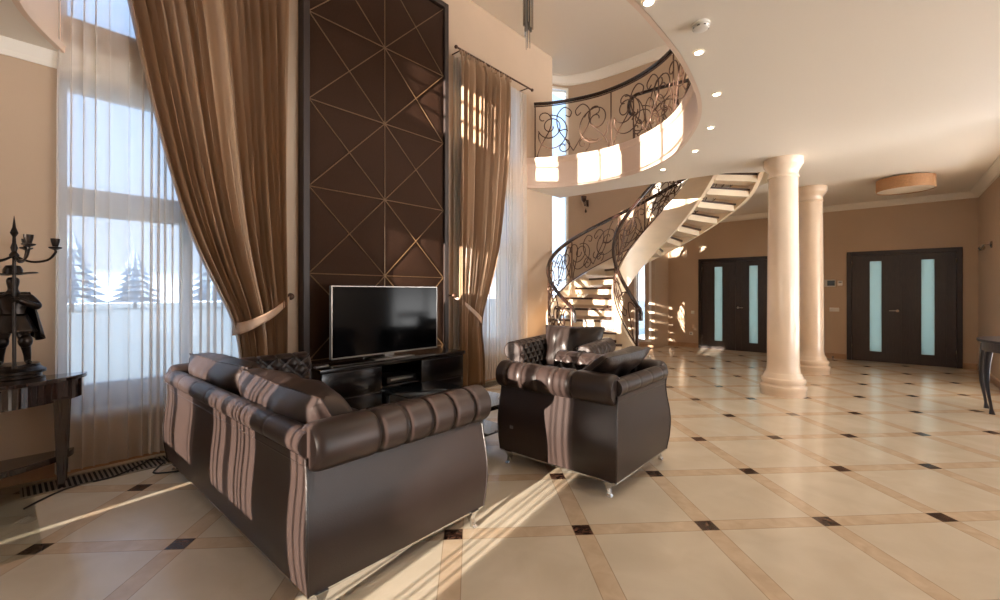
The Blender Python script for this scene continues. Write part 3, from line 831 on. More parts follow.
def pipe(y0, z0, y1, z1):
    a = Vector((.086, y0, z0)); c = Vector((.086, y1, z1))
    def clip(p, q):
        if p.z < .02: p = p + (q - p) * ((.02 - p.z) / (q.z - p.z))
        if p.z > ptop - fw: p = p + (q - p) * ((ptop - fw - p.z) / (q.z - p.z))
        return p
    if max(a.z, c.z) <= .02 or min(a.z, c.z) >= ptop - fw: return
    a2, c2 = clip(a, c), clip(c, a)
    MB().tube([a2, c2], .006, 6).build('piping_line', 'piping', t)
for k in range(6):
    for (y0, y1) in ((ya, ym), (ym, yb)):
        pipe(y0, zs[k], y1, zs[k + 1]); pipe(y0, zs[k + 1], y1, zs[k]); pipe(y0, zs[k], y1, zs[k]) if zs[k] > .1 else None
pipe(ym, .02, ym, ptop - fw)

# media console
t = thing('media_console', 'low dark glossy media console under the television', 'console', (-4.47, 2.0, 0))
L_ = 1.85; D = .47; Hc = .62
b = MB(); b.rbox(0, D + .015, -.02, L_ + .02, Hc - .04, Hc, .006); b.build('console_top', 'console', t)
b = MB(); b.box(.02, D - .04, .02, L_ - .02, 0, .07); b.build('plinth', 'console', t)
b = MB(); s0, s1 = L_ * .36, L_ * .64
for y in (0, s0 - .02, s1, L_ - .02): b.box(0, D - .02, y, y + .02, .07, Hc - .04)
b.box(0, D - .02, .02, L_ - .02, .07, .09); b.box(0, .015, .02, L_ - .02, .09, Hc - .04); b.box(.015, D - .03, s0, s1, .33, .35)
b.build('carcass', 'console', t)
for (y0, y1) in ((0.0, s0 - .002), (s1 + .002, L_)):
    for z0, z1 in ((.075, .315), (.32, Hc - .045)):
        d = MB().rbox(D - .02, D, y0 + .003, y1 - .003, z0, z1, .004).build('drawer', 'console', t)
        MB().box(D, D + .004, y0 + .02, y1 - .02, z1 - .014, z1 - .010).build('pull_groove', 'black', d)
av = thing('media_player', 'flat black media player on the upper open shelf of the console', 'media player', (-4.40, 2.78, .35))
MB().rbox(0, .32, 0, .40, .004, .07, .004).build('case', 'black', av); MB().rbox(.319, .323, .05, .35, .03, .05, .001).build('front_strip', 'steel', av)
av = thing('media_receiver', 'black receiver on the lower open shelf of the console', 'receiver', (-4.40, 2.78, .09))
MB().rbox(0, .32, 0, .40, .004, .14, .004).build('case', 'black', av); MB().lathe([(.02, 0), (.018, .015)], n=16).build('knob', 'steel', av, loc=(.318, .32, .07)).rotation_euler = (0, radians(90), 0)
# television
t = thing('television', 'large flat black television on a short stand on the console', 'television', (-4.22, 2.91, Hc))
w2 = .695; z0, z1 = .045, .80
MB().rbox(-.045, 0, -w2, w2, z0, z1, .006).build('back_case', 'black', t)
b = MB(); e = .010
b.box(0, .006, -w2, -w2 + e, z0, z1); b.box(0, .006, w2 - e, w2, z0, z1); b.box(0, .006, -w2 + e, w2 - e, z0, z0 + e * 1.6); b.box(0, .006, -w2 + e, w2 - e, z1 - e, z1)
tag(b.build('bezel', 'tvframe', t), 'thin silver bezel')
MB().box(-.002, .003, -w2 + e, w2 - e, z0 + e * 1.6, z1 - e).build('screen', 'tvscreen', t)
b = MB(); b.rbox(-.12, .12, -.26, .26, 0, .012, .005); b.rbox(-.04, -.0, -.06, .06, .010, .07, .005); b.build('stand', 'steel', t)
t = thing('remote_control', 'small grey remote lying on the left end of the console', 'remote', (-4.14, 2.07, Hc), radians(14))
MB().rbox(-.022, .022, -.08, .08, 0, .016, .006).build('case', 'steel', t)
for k in range(6): MB().box(-.012 + .012 * (k % 3) - .003, -.012 + .012 * (k % 3) + .003, -.05 + .03 * (k // 3), -.044 + .03 * (k // 3), .015, .018).build('button', 'black', t)

# ------------------------------------------------------------------ leather seats
RR = .105          # arm roll radius
ARM_Z = .70        # roll centre height
def outer_prof():
    ta = [(.095, .078), (.20, .056), (.32, .046), (.42, .056), (.52, .080), (.60, .095), (.66, .095)]
    tb = [(.095, .034), (.20, .018), (.32, .012), (.42, .018), (.52, .030), (.60, .034), (.66, .030)]
    return [(smooth_table(ta, z), smooth_table(tb, z), z) for z in (.095 + .0283 * k for k in range(21))]
def u_path(w, d, sub=26):
    P = [(-w / 2, -d / 2), (-w / 2, d / 2), (w / 2, d / 2), (w / 2, -d / 2)]; out = []
    for s in range(3):
        a, b_ = Vector(P[s]), Vector(P[s + 1]); n = max(4, int((b_ - a).length * sub)); dr = (b_ - a).normalized(); nr = Vector((dr.y, -dr.x))
        for i in range(n + (1 if s == 2 else 0)):
            tt = i / n; p = a.lerp(b_, tt); Ls = (b_ - a).length
            if (s > 0 and 0 < tt * Ls < .26) or (s < 2 and (1 - tt) * Ls < .26): continue
            if i == 0 and s > 0: m = nr + prev; out.append((p, m, s, 0.0))
            else: out.append((p, nr, s, tt))
        prev = nr
    return out
def roll_part(name, w, d, parent, grooves, side):
    """one length of the rolled top: side 0 = left arm, 1 = back, 2 = right arm"""
    P = [(-w / 2, -d / 2), (-w / 2, d / 2), (w / 2, d / 2), (w / 2, -d / 2)]
    a, b_ = Vector(P[side]), Vector(P[side + 1]); dr = (b_ - a).normalized(); nr = Vector((dr.y, -dr.x)); L_ = (b_ - a).length
    n = int(L_ * 90); rings = []; k = 28; ins = RR + .002
    cut = 0 if side == 1 else .042
    for i in range(n + 1):
        s = (0 if side == 0 else cut) + (L_ - cut) * i / n
        g = 0
        for gs in grooves: g = max(g, exp(-((s - gs * L_) / .011) ** 2))
        rad0 = RR - (.006 if side == 1 else .014) * g; bulge = 0
        # soft puff between grooves
        endr = 1.0
        if side != 1:
            e = s if side == 0 else L_ - s
            if e < .02: endr = .86 + .14 * sqrt(max(0, 1 - ((.02 - e) / .02) ** 2))
        rad = rad0 * endr * (.56 if side == 1 else 1)
        if side != 1:
            e = (L_ - s if side == 0 else s) - cut
            if e < .05: rad *= .80 + .20 * sqrt(max(0, 1 - ((.05 - e) / .05) ** 2))
        insx = .064 if side == 1 else ins
        ring = []
        for q in range(k):
            al = 2 * pi * q / k; o = insx - rad * cos(al) ; z = ARM_Z + (rad * sin(al)) + (.012 if side == 1 else 0)
            # mitre at the corners
            ss = s
            if side == 1: ss = min(max(s, .11), L_ - .11)
            p = a + dr * ss + nr * o; ring.append((p.x, p.y, z))
        rings.append(ring)
    return MB().loft(rings).build(name, 'leather', parent)
def tuft(name, parent, origin, ud, nd, L_, H_, nu=6, nv=3, depth=.032, lean=.0):
    """quilted inner lining standing on origin along ud, facing nd"""
    ud, nd = Vector(ud), Vector(nd); o = Vector(origin)
    def P(u, v):
        a = u * nu; c = v * nv
        d1 = abs(((a + c) % 1) - .5) * 2; d2 = abs(((a - c) % 1) - .5) * 2
        h = depth * (1 - max(d1, d2) ** 3)
        if v > .97 or u < .01 or u > .99: h = 0
        z = v * H_
        return o + ud * (u * L_) + nd * (h + lean * (1 - v)) + Vector((0, 0, z))
    return MB().grid(P, nu * 10, nv * 10).build(name, 'leather', parent)
def pillow(name, w, h, th, parent, loc, rot, seed=0, m='leatherdark', wr=.012):
    r = random.Random(seed); ph = [r.uniform(0, 6.28) for _ in range(6)]
    b = MB(); n = 30
    def side(sg):
        def P(u, v):
            a, c = u * 2 - 1, v * 2 - 1
            e = max(0, (1 - abs(a) ** 3.2)) ** .45 * max(0, (1 - abs(c) ** 3.2)) ** .45
            pin = 1 - (.10 * a * a + .0) * (1 - c * c) * 0 - .10 * (1 - abs(a * c)) * (a * a + c * c > 0)
            x = a * w / 2 * (1 - .04 * (1 - c * c) * 0) * pin; z = c * h / 2 * (1 - .05 * (1 - a * a) * -1) * pin
            wrk = wr * e * (sin(a * 5 + ph[0] + 3 * c) * .5 + sin(a * 12 + c * 4 * sin(3 * a + ph[3]) + ph[1]) * .3 + sin(c * 6 - a * 9 + ph[2]) * .25)
            return (x, sg * (th / 2 * e + wrk * (1 if e > .3 else e / .3)), z)
        return P
    b.grid(side(1), n, n); b.grid(side(-1), n, n)
    o = b.build(name, m, parent, loc); o.rotation_euler = rot
    # welted seam
    ed = []
    for k in range(4):
        for i in range(n):
            tt = i / n
            u, v = [(tt, 0), (1, tt), (1 - tt, 1), (0, 1 - tt)][k]; ed.append(side(1)(u, v))
    MB().tube(ed, .005, 5, closed=True).build('welt', m, o)
    return o
def leg(parent, x, y, sx, sy):
    b = MB(); rings = []
    for z, s, o in ((.10, .030, 0), (.08, .024, .004), (.05, .015, .006), (.015, .013, -.002), (0, .018, -.008)):
        cx, cy = x - sx * o, y - sy * o
        rings.append([(cx - s, cy - s, z), (cx + s, cy - s, z), (cx + s, cy + s, z), (cx - s, cy + s, z)])
    b.loft(rings, smooth=False); return tag(b.build('leg', 'chrome', parent, bevel=.003), 'chrome leg')
def leather_seat(name, label, cat, w, d, loc, rz, nseat, grooves_arm, grooves_back, npan):
    t = thing(name, label, cat, loc, rz)
    # body shell (S-curved outside, straight inside)
    prof = outer_prof(); inner = [(.20, .12, .69), (.20, .20, .60), (.20, .20, .30), (.20, .20, .095)]
    path = u_path(w, d); rings = []
    for p, m, s, tt in path:
        rings.append([(p.x + m.x * oa, p.y + m.y * ob, z) for oa, ob, z in prof + inner])
    MB().loft(rings, smooth=True).build('body', 'leather', t)
    e = .19
    MB().rbox(-w / 2 + e, w / 2 - e, -d / 2 + .055, d / 2 - e, .095, .30, .02).build('seat_base', 'leather', t)
    # metal strip under the skirt
    b = MB(); rings = []
    for p, m, s, tt in path: rings.append([(p.x + m.x * (o + .042), p.y + m.y * o, z) for o, z in ((.032, .086), (.032, .096), (.09, .096), (.09, .086))])
    b.loft(rings, smooth=False); b.box(-w / 2 + .08, w / 2 - .08, -d / 2 + .055, -d / 2 + .09, .087, .096)
    tag(b.build('base_strip', 'chrome', t), 'thin chrome strip under the skirt')
    roll_part('arm_roll', w, d, t, grooves_arm, 0); roll_part('back_roll', w, d, t, grooves_back, 1)
    roll_part('arm_roll', w, d, t, [1 - g for g in grooves_arm], 2)
    # piping under the roll and down the rear corners
    for s, (P0, P1) in enumerate((((-1, -1), (-1, 1)), ((-1, 1), (1, 1)), ((1, 1), (1, -1)))):
        i_ = .093; ib = .036
        MB().tube([(P0[0] * (w / 2 - i_), P0[1] * (d / 2 - (ib if P0[1] > 0 else .01)), .625), (P1[0] * (w / 2 - i_), P1[1] * (d / 2 - (ib if P1[1] > 0 else .01)), .625)], .006, 6).build('piping', 'leatherdark', t)
    for sx in (-1, 1):
        MB().tube([(sx * (w / 2 - oa), d / 2 - ob, z) for oa, ob, z in prof], .006, 6).build('piping', 'leatherdark', t)
        MB().tube([(sx * (w / 2 - oa - .002), -d / 2 - .001, z) for oa, ob, z in prof], .006, 6).build('piping', 'leatherdark', t)
        # scroll face of the arm
        sp_ = [(sx * (w / 2 - RR - (RR * .92 - .014 * k * .5) * cos(.35 * k - .5)), -d / 2 - .002, ARM_Z + (RR * .92 - .014 * k * .5) * sin(.35 * k - .5)) for k in range(20)]
        MB().tube(sp_, .004, 5).build('scroll_piping', 'leatherdark', t)
    # quilted linings
    iz = .40; Hh = .385
    tuft('arm_lining', t, (-w / 2 + .200, -d / 2 + .02, iz), (0, 1, 0), (1, 0, 0), d - .24, Hh, 6, 3)
    tuft('arm_lining', t, (w / 2 - .200, -d / 2 + .02, iz), (0, 1, 0), (-1, 0, 0), d - .24, Hh, 6, 3)
    tuft('back_lining', t, (-w / 2 + .2, d / 2 - .20, iz), (1, 0, 0), (0, -1, 0), w - .40, .31, npan, 3)
    # seat cushions
    sw = (w - .44) / nseat
    for k in range(nseat):
        x0 = -w / 2 + .22 + sw * k
        MB().rbox(x0 + .004, x0 + sw - .004, -d / 2 + .03, d / 2 - .24, .30, .45, .045, 5).build('seat_cushion', 'leather', t)
    for sx in (-1, 1):
        for sy in (-1, 1): leg(t, sx * (w / 2 - .085), sy * (d / 2 - .085), sx, sy)
    return t
sofa = leather_seat('leather_sofa', 'large dark brown leather sofa seen from behind with rolled tufted arms and chrome feet', 'sofa',
                    2.45, 1.08, (-2.935, 1.345, 0), pi, 2, [.12, .26, .40, .54, .68], [.08, .2, .32, .44, .56, .68, .8, .92], 14)
a1 = leather_seat('leather_armchair', 'nearer dark brown leather armchair with its plain side and back toward the viewer', 'armchair',
                  1.03, 1.04, (-1.82, 3.105, 0), -pi / 2, 1, [.10, .24, .38, .52, .66], [.2, .4, .6, .8], 5)
MB().rbox(-.004, .003, -.016, .016, -.012, .012, .001).build('metal_tag', 'steel', a1, loc=(1.03 / 2 - .047, -.38, .30))
a2 = leather_seat('leather_armchair', 'farther dark brown leather armchair with quilted inner arm, in front of the staircase', 'armchair',
                  1.03, 1.04, (-2.86, 4.37, 0), radians(13), 1, [.10, .24, .38, .52, .66], [.2, .4, .6, .8], 5)
for o in (a1, a2): o['group'] = 'leather armchairs'
# loose cushions (each rests on its seat)
def loose(name, label, w, h, th, loc, rot, seed, m='leather', grp=None, wr=.014):
    o = pillow(name, w, h, th, None, loc, rot, seed, m, wr); tag(o, label, 'cushion', grp); return o
loose('back_cushion', 'brown leather back cushion at the left end of the sofa, by the window', 1.02, .54, .30, (-3.45, 1.11, .655), (radians(30), 0, radians(3)), 4, grp='cushions on the sofa', wr=.018)
loose('back_cushion', 'brown leather back cushion on the sofa, nearer the viewer', 1.10, .54, .32, (-2.42, 1.10, .65), (radians(32), 0, radians(-2)), 9, grp='cushions on the sofa', wr=.018)
loose('throw_cushion', 'dark crumpled leather cushion lying over the back of the nearer armchair', .74, .50, .17, (-1.61, 3.07, .755), (radians(-52), 0, radians(-90)), 21, 'leatherdark', wr=.02)
loose('throw_cushion', 'dark leather cushion standing against the back of the farther armchair', .74, .48, .18, (-2.84, 4.55, .71), (radians(-16), 0, radians(13)), 33, 'leatherdark', wr=.02)

# ------------------------------------------------------------------ glass coffee table
t = thing('coffee_table', 'low coffee table with dark mirror glass top between the sofa and armchairs', 'coffee table', (-3.02, 2.72, 0))
M['darkglass'] = mat('dark_mirror_glass', (38, 46, 54), .03, spec=1.0, coat=1.0)
MB().rbox(-.60, .60, -.33, .33, .405, .420, .004).build('table_top', 'darkglass', t)
MB().rbox(-.52, .52, -.27, .27, .15, .165, .004).build('shelf', 'darkglass', t)
for sx in (-1, 1):
    MB().rbox(sx * .55 - .02, sx * .55 + .02, -.33, .33, .37, .405, .004).build('top_rail', 'console', t)
    for sy in (-1, 1): MB().rbox(sx * .55 - .02, sx * .55 + .02, sy * .29 - .02, sy * .29 + .02, 0, .37, .004).build('leg', 'console', t)

# ------------------------------------------------------------------ curtains
def drape(name, m, left, right, z0, z1, x, folds, amp, seed, parent, nu=None, nv=60, thick=0.0, pinch=None, lean=0):
    rnd = random.Random(seed); nu = nu or folds * 9
    ph = [rnd.uniform(-.9, .9) for _ in range(folds + 2)]; am = [rnd.uniform(.55, 1.25) for _ in range(folds + 2)]
    def P(u, v):
        z = z0 + (z1 - z0) * v
        yl, yr = smooth_table(left, z), smooth_table(right, z)
        w = (u + sin(pi * u) * (.035 * sin(9.1 * u + seed) + .018 * sin(23 * u + 2 * seed))) * folds; w = min(max(w, 0), folds - 1e-6); k = int(min(w, folds - 1)); fr_ = w - k
        ap = (am[k] * (1 - fr_) + am[k + 1] * fr_) * amp
        sc = min(1.0, ((yr - yl) / folds) / .05) ** .35
        xx = ap * sc * sin(2 * pi * w + ph[k] * (1 - fr_) + ph[k + 1] * fr_ + .5 * sin(z * 1.1 + k))
        yy = yl + (yr - yl) * (u + .012 * sin(2 * pi * w * 1 + 1.3))
        if v > .975: xx *= .5
        return (x + xx + (pinch(z) if pinch else 0), yy, z)
    o = MB().grid(P, nu, nv).build(name, m, parent)
    if thick:
        s = o.modifiers.new('solid', 'SOLIDIFY'); s.thickness = thick
    return o
RODZ = 4.67; CX = -4.41
def curtain_rod(label, y0, y1):
    t = thing('curtain_rod', label, 'curtain rod', (CX, (y0 + y1) / 2, RODZ + .03))
    h = (y1 - y0) / 2
    MB().tube([(0, -h, 0), (0, h, 0)], .014, 10).build('rod', 'iron', t)
    for s in (-1, 1):
        MB().sphere((0, s * (h + .02), 0), .026, 8).build('finial', 'iron', t)
        MB().tube([(0, s * (h - .08), 0), (-.10, s * (h - .08), 0), (-.19, s * (h - .08), -.0)], .009, 8).build('bracket', 'iron', t)
    return t
curtain_rod('thin dark curtain rod above the first window, left of the wall panel', .22, 1.93)
curtain_rod('thin dark curtain rod above the window right of the wall panel', 4.13, 5.80)
# heavy curtain, first window
t = thing('long_curtain', 'wide bronze satin curtain tied back over the left window', 'curtain', (0, 0, 0), 0, 'bronze satin curtains')
L1 = [(4.70, .36), (4.2, .50), (3.60, .65), (3.22, .71), (2.85, .79), (2.49, .865), (2.12, .96), (1.81, 1.06), (1.49, 1.19), (1.2, 1.34), (1.03, 1.41), (.95, 1.43), (.6, 1.44), (.02, 1.42)]
R1 = [(4.70, 1.88), (0.02, 1.86)]
drape('curtain_cloth', 'curtain', L1, R1,   .02, 4.67, CX, 16, .066, 5, t, thick=.004)
drape('pleated_heading', 'curtain', [(4.5, .30), (4.8, .28)], [(4.5, 1.88), (4.8, 1.88)], 4.63, 4.715, CX, 26, .02, 8, t, nv=3, thick=.004)
def tie_band(parent, pts, w0, w1, hook, dn):
    pts = spline(pts, 8); n = len(pts)
    def P(u, v):
        i = u * (n - 1); k = int(min(i, n - 2)); p = pts[k].lerp(pts[k + 1], i - k); w = w0 + (w1 - w0) * u
        return (p.x, p.y, p.z + (v - .5) * w)
    o = MB().grid(P, 24, 4).build('tie_band', 'curtainband', parent); s = o.modifiers.new('solid', 'SOLIDIFY'); s.thickness = .006
    tag(o, 'lighter satin tie band')
def hook(label, y, z):
    t = thing('curtain_holdback', label, 'holdback', (-4.60, y, z))
    h = MB().lathe([(.026, 0), (.026, .008), (.012, .014), (.010, .09), (.016, .10), (.032, .115), (.036, .13), (.030, .145), (.010, .155)], n=18)
    mx = Matrix.Rotation(radians(90), 4, 'Y'); h.v = [tuple(mx @ Vector(p)) for p in h.v]
    h.build('knob', 'iron', t)
tie_band(t, [(-4.49, 1.92, 1.30), (-4.40, 1.84, 1.25), (-4.31, 1.68, 1.15), (-4.30, 1.52, 1.07), (-4.33, 1.42, 1.03), (-4.44, 1.39, 1.02)], .05, .12, None, None)
hook('dark round holdback knob on the wall left of the padded panel', 1.92, 1.31)
# heavy curtain, second window
t = thing('long_curtain', 'narrower bronze satin curtain tied back right of the television panel', 'curtain', (0, 0, 0), 0, 'bronze satin curtains')
L2 = [(4.70, 4.18), (1.3, 4.17), (1.0, 4.19), (.6, 4.18), (.02, 4.16)]
R2 = [(4.70, 5.26), (4.2, 5.26), (3.4, 5.22), (2.6, 5.10), (2.0, 5.0), (1.5, 4.82), (1.2, 4.68), (.95, 4.56), (.8, 4.58), (.5, 4.66), (.02, 4.66)]
drape('curtain_cloth', 'curtain', L2, R2, .02, 4.67, CX, 11, .062, 15, t, thick=.004)
drape('pleated_heading', 'curtain', [(4.5, 4.18), (4.8, 4.17)], [(4.5, 5.26), (4.8, 5.27)], 4.63, 4.715, CX, 18, .02, 18, t, nv=3, thick=.004)
tie_band(t, [(-4.50, 4.15, 1.29), (-4.40, 4.22, 1.22), (-4.335, 4.38, 1.08), (-4.33, 4.50, .98), (-4.37, 4.57, .94), (-4.44, 4.58, .93)], .035, .12, None, None)
hook('dark round holdback knob on the wall right of the padded panel', 4.13, 1.31)
# sheers
def sheer(label, y0, y1, folds, seed, grp='sheer curtains'):
    o = drape('sheer_curtain', 'sheer', [(0, y0), (5, y0 + .02)], [(0, y1), (5, y1)], .03, 4.66, -4.535, folds, .024, seed, None, nv=40)
    return tag(o, label, 'sheer curtain', grp)
sheer('white sheer curtain hanging to the floor before the left window', .25, 1.86, 23, 2)
sheer('white sheer curtain before the window right of the padded panel', 4.15, 5.80, 20, 7)
# rear window sheers (they stripe the incoming sun)
for k, (a, c, z0, z1) in enumerate(RW[:3]):
    rnd = random.Random(40 + k); x = a - .05; j = 0
    t = thing('sheer_curtain', 'white sheer curtain at a window behind the viewer, ' + ['one by the corner', 'middle one', 'one nearest the open side'][k], 'sheer curtain', (0, 0, 0), 0, 'sheers behind the viewer')
    while x < c + .05:
        w = rnd.choice((.012, .015, .02, .025, .09))
        def P(u, v, x=x, w=w): return (x + w * u, -2.45 + .02 * sin(3 * u * pi), .03 + 2.95 * v)
        if not (k == 0 and x + w > -3.29 and x < -3.19): MB().grid(P, 6, 2).build('voile_fold', 'sheerdense', t)
        x += w + rnd.choice((.03, .05, .08, .11))

# convector grilles in the floor
def grille(label, y0, y1):
    t = thing('floor_grille', label, 'grille', (-4.36, (y0 + y1) / 2, 0)); h = (y1 - y0) / 2; w = .115
    MB().box(-w, w, -h, h, .0005, .002).build('trench', 'trench', t)
    b = MB(); b.box(-w - .012, -w, -h, h, 0, .009); b.box(w, w + .012, -h, h, 0, .009); b.box(-w, w, -h - .01, -h, 0, .009); b.box(-w, w, h, h + .01, 0, .009)
    b.build('rim', 'grille', t)
    b = MB(); n = int((y1 - y0) / .028)
    for i in range(n):
        y = -h + (i + .5) * 2 * h / n; b.box(-w, w, y - .006, y + .006, .002, .008)
    tag(b.build('slats', 'grille', t), kind='stuff')
grille('slatted metal convector grille in the floor under the left sheer curtain', .10, 1.9)
grille('slatted metal convector grille in the floor before the window right of the panel', 4.3, 5.8)

# ------------------------------------------------------------------ demilune table, statue, glass plate, cable
TX, TY = -4.47, -.42
def demi(a, bq, n=40, x0=0): return [(x0 + a * sin(pi * i / n), -bq * cos(pi * i / n)) for i in range(n + 1)]
def demi_solid(a, bq, z0, z1, flute=0, n=80):
    b = MB(); pts = []
    for i in range(n + 1):
        th = pi * i / n; f = 1 - (flute * (i % 2))
        pts.append((a * f * sin(th), -bq * f * cos(th)))
    m = len(pts)
    b.add([(x, y, z) for z in (z0, z1) for x, y in pts], [tuple(range(m)), tuple(range(m, 2 * m))] + [(i, (i + 1) % m, m + (i + 1) % m, m + i) for i in range(m)], False); return b
t = thing('demilune_table', 'half-round dark veneered console table with tapered legs at the left edge', 'console table', (TX, TY, 0))
demi_solid(.40, .85, .735, .765).build('table_top', 'tabledark', t, bevel=.005)
demi_solid(.38, .82, .60, .735, .016, 96).build('apron', 'tabledark', t)
demi_solid(.36, .78, .18, .22).build('shelf', 'tabledark', t, bevel=.004)
for (x, y) in ((.19, .70), (.05, .72), (.19, -.70), (.05, -.72), (.33, .0)):
    b = MB(); rings = []
    for z, s in ((.62, .040), (.3, .030), (.0, .018)): rings.append([(x - s, y - s, z), (x + s, y - s, z), (x + s, y + s, z), (x - s, y + s, z)])
    b.loft(rings, smooth=False); b.build('leg', 'tabledark', t, bevel=.003)

t = thing('floor_glass_plate', 'thin greenish glass plate lying on the floor by the half-round table', 'glass plate', (-3.93, -.55, 0))
MB().rbox(-.64, .64, -.70, .70, .0, .010, .003).build('glass_sheet', 'plate', t)

def skin_obj(name, chains, m, parent, sub=2):
    """chains: list of [(x,y,z,r),...] ; joined where coordinates coincide"""
    vs = []; rs = []; es = []; key = {}
    for ch in chains:
        prev = None
        for (x, y, z, r) in ch:
            k = (round(x, 4), round(y, 4), round(z, 4))
            if k not in key: key[k] = len(vs); vs.append((x, y, z)); rs.append(r)
            i = key[k]
            if prev is not None: es.append((prev, i))
            prev = i
    me = bpy.data.meshes.new(name); me.from_pydata(vs, es, [])
    o = bpy.data.objects.new(name, me); COL.objects.link(o)
    o.modifiers.new('skin', 'SKIN'); s = o.modifiers.new('sub', 'SUBSURF'); s.levels = s.render_levels = sub
    if not me.skin_vertices: me.attributes  # layer is created by the modifier below
    bm = bmesh.new(); bm.from_mesh(me); lay = bm.verts.layers.skin.verify(); bm.verts.ensure_lookup_table()
    for v in bm.verts: v[lay].radius = (rs[v.index],) * 2; v[lay].use_root = (v.index == 0)
    bm.to_mesh(me); bm.free()
    dg = bpy.context.evaluated_depsgraph_get(); dg.update()
    me2 = bpy.data.meshes.new_from_object(o.evaluated_get(dg)); bpy.data.objects.remove(o)
    me2.materials.clear(); me2.materials.append(M[m])
    for p in me2.polygons: p.use_smooth = True
    me2.name = name
    o = bpy.data.objects.new(name, me2); COL.objects.link(o)
    if parent: o.parent = parent
    return o
t = thing('bronze_candelabra_statue', 'dark bronze statue of a man in a wide hat holding a candelabra', 'statue', (-4.30, .057, .765), 0)
MB().lathe([(.150, 0), (.150, .022), (.135, .03), (.135, .05), (.155, .058), (.155, .075), (.14, .085), (.125, .10), (.125, .115)], n=40).build('round_base', 'bronze', t)
# figure faces +x of its own frame; stands 0.55 m tall on the base
B0 = .115
body = [[(0, 0, B0 + .28, .058), (0, 0, B0 + .34, .050), (.008, 0, B0 + .41, .062), (.005, 0, B0 + .455, .050), (.008, 0, B0 + .485, .024), (.014, 0, B0 + .51, .028), (.02, 0, B0 + .54, .036), (.02, 0, B0 + .575, .030)],
        [(0, 0, B0 + .28, .058), (.01, .040, B0 + .24, .042), (.045, .055, B0 + .135, .028), (.02, .065, B0 + .05, .020), (.022, .065, B0 + .012, .018), (.065, .075, B0 + .010, .013)],
        [(0, 0, B0 + .28, .058), (-.01, -.040, B0 + .24, .042), (-.005, -.05, B0 + .135, .028), (-.035, -.055, B0 + .05, .020), (-.035, -.055, B0 + .012, .018), (.01, -.065, B0 + .010, .013)],
        [(.008, 0, B0 + .41, .062), (0, .078, B0 + .43, .034), (.045, .115, B0 + .37, .028), (.085, .06, B0 + .40, .020), (.095, .03, B0 + .42, .018), (.100, .012, B0 + .425, .015)],
        [(.008, 0, B0 + .41, .062), (0, -.075, B0 + .43, .030), (-.03, -.115, B0 + .35, .024), (.01, -.125, B0 + .29, .018), (.03, -.115, B0 + .275, .015)]]
skin_obj('figure', body, 'bronze', t)
# fingers of the hand round the pole
for k in range(4): MB().tube([(.100, .022, B0 + .408 + .011 * k), (.122, .022, B0 + .409 + .011 * k), (.133, .008, B0 + .409 + .011 * k), (.126, -.010, B0 + .409 + .011 * k)], .0055, 6).build('finger', 'bronze', t)
# hat with wide brim
def hat(u, v):
    a = 2 * pi * u; r = .03 + .085 * v
    return (.015 + r * cos(a) * 1.05, r * sin(a), B0 + .590 + .022 * (sin(a) ** 2) * v + .006 * sin(3 * a) * v)
h = MB().grid(hat, 28, 5); h.lathe([(.048, .585), (.046, .62), (.034, .645), (.004, .652)], c=(.015, 0, B0), n=20)
o = h.build('wide_hat', 'bronze', t); s = o.modifiers.new('solid', 'SOLIDIFY'); s.thickness = .006
# cloak, knee breeches, doublet skirt
def cloak(u, v):
    a = pi * (.40 + 1.2 * u); r = .072 + .052 * v ** .8; w = 1 + .12 * sin(u * 26) * v
    return (r * w * cos(a) - .01 - .02 * v, r * w * sin(a) * 1.1, B0 + .475 - (.30 + .03 * sin(u * 9)) * v)
o = MB().grid(cloak, 40, 12).build('cloak', 'bronze', t); s = o.modifiers.new('solid', 'SOLIDIFY'); s.thickness = .008
def skirt(u, v):
    a = 2 * pi * u; r = .066 + .040 * v + .008 * sin(9 * a) * v
    return (r * cos(a), r * sin(a), B0 + .33 - .12 * v)
o = MB().grid(skirt, 48, 8).build('tunic_skirt', 'bronze', t); s = o.modifiers.new('solid', 'SOLIDIFY'); s.thickness = .006
for (x, y, z) in ((.045, .055, .15), (-.003, -.05, .15)):
    MB().sphere((x, y, B0 + z), .036, 8, (1, 1, 1.3)).build('boot_cuff', 'bronze', t)
MB().tube([(-.05, -.09, B0 + .30), (-.11, -.10, B0 + .16), (-.15, -.11, B0 + .06)], .006, 6).build('sword', 'bronze', t)
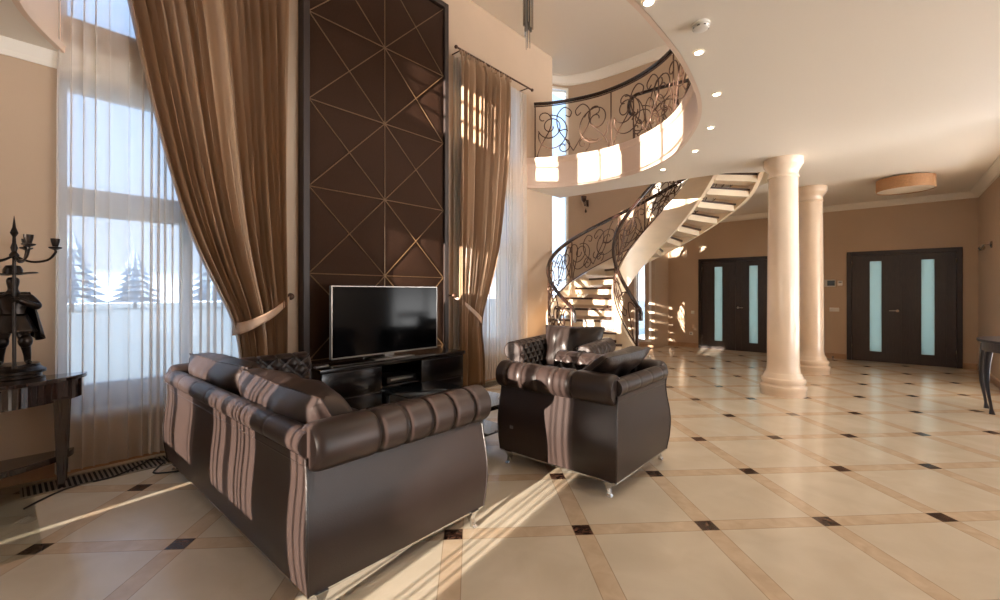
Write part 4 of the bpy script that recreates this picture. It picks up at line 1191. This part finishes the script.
# pole with spear point and three branches
PXX, PYY = .118, .004
MB().lathe([(.016, .10), (.010, .13), (.009, .62), (.009, .80), (.022, .81), (.024, .825), (.012, .845), (.018, .87), (.010, .90), (.008, .94), (.020, .965), (.009, 1.0), (.001, 1.075)], c=(PXX, PYY, 0), n=14).build('pole', 'bronze', t)
for k in range(5):
    a = pi / 2 + 2 * pi * k / 5; R_ = .185
    pts = spline([(PXX, PYY, .82), (PXX + .4 * R_ * cos(a), PYY + .4 * R_ * sin(a), .785), (PXX + .8 * R_ * cos(a), PYY + .8 * R_ * sin(a), .80), (PXX + R_ * cos(a), PYY + R_ * sin(a), .85), (PXX + R_ * cos(a), PYY + R_ * sin(a), .875)], 6)
    br = MB().tube(pts, .0075, 7).build('branch', 'bronze', t)
    c = (PXX + R_ * cos(a), PYY + R_ * sin(a), 0)
    MB().lathe([(.006, .868), (.032, .88), (.034, .888), (.014, .892), (.016, .90), (.022, .925), (.024, .945), (.018, .945), (.014, .91)], c=c, n=16).build('candle_cup', 'bronze', br)
# cable
pts = [(-4.02, .10, .008), (-4.12, .18, .006), (-4.22, .30, .006), (-4.24, .42, .006), (-4.22, .55, .013), (-4.34, .72, .016), (-4.42, .80, .016), (-4.30, .86, .016), (-4.20, .80, .006), (-4.10, .76, .006), (-4.02, .86, .006), (-3.98, 1.0, .006)]
tag(MB().tube(spline(pts, 8), .006, 6).build('power_cable', 'black'), 'thin black cable lying on the floor beside the half-round table and grille', 'cable')

# ------------------------------------------------------------------ dark table at the right edge
t = thing('side_table', 'small dark blue-black table with cabriole legs at the right edge', 'side table', (1.19, 7.36, 0))
def demi2(a, bq, z0, z1):
    b = MB(); pts = [(-a * sin(pi * i / 30) ** .8, -bq * cos(pi * i / 30)) for i in range(31)]; m = len(pts)
    return b.add([(x, y, z) for z in (z0, z1) for x, y in pts], [tuple(range(m)), tuple(range(m, 2 * m))] + [(i, (i + 1) % m, m + (i + 1) % m, m + i) for i in range(m)], False)
demi2(.42, .52, .80, .83).build('table_top', 'tableblue', t, bevel=.006)
demi2(.38, .48, .70, .80).build('apron', 'tableblue', t)
for (x, y) in ((-.33, .26), (-.33, -.10), (-.06, .44), (-.06, -.44)):
    n = Vector((x, y - .05, 0)).normalized(); rings = []
    for k in range(13):
        z = .76 * (1 - k / 12); f = k / 12
        o = .030 * sin(f * pi * 1.05) - .045 * max(0, f - .55) + (.05 * max(0, f - .85)); s = .034 - .020 * min(1, f * 1.25) + (.012 if k == 12 else 0)
        cx, cy = x + n.x * o, y + n.y * o; rings.append([(cx + s * cos(q * pi / 4), cy + s * sin(q * pi / 4), z) for q in range(8)])
    MB().loft(rings).build('leg', 'tableblue', t)
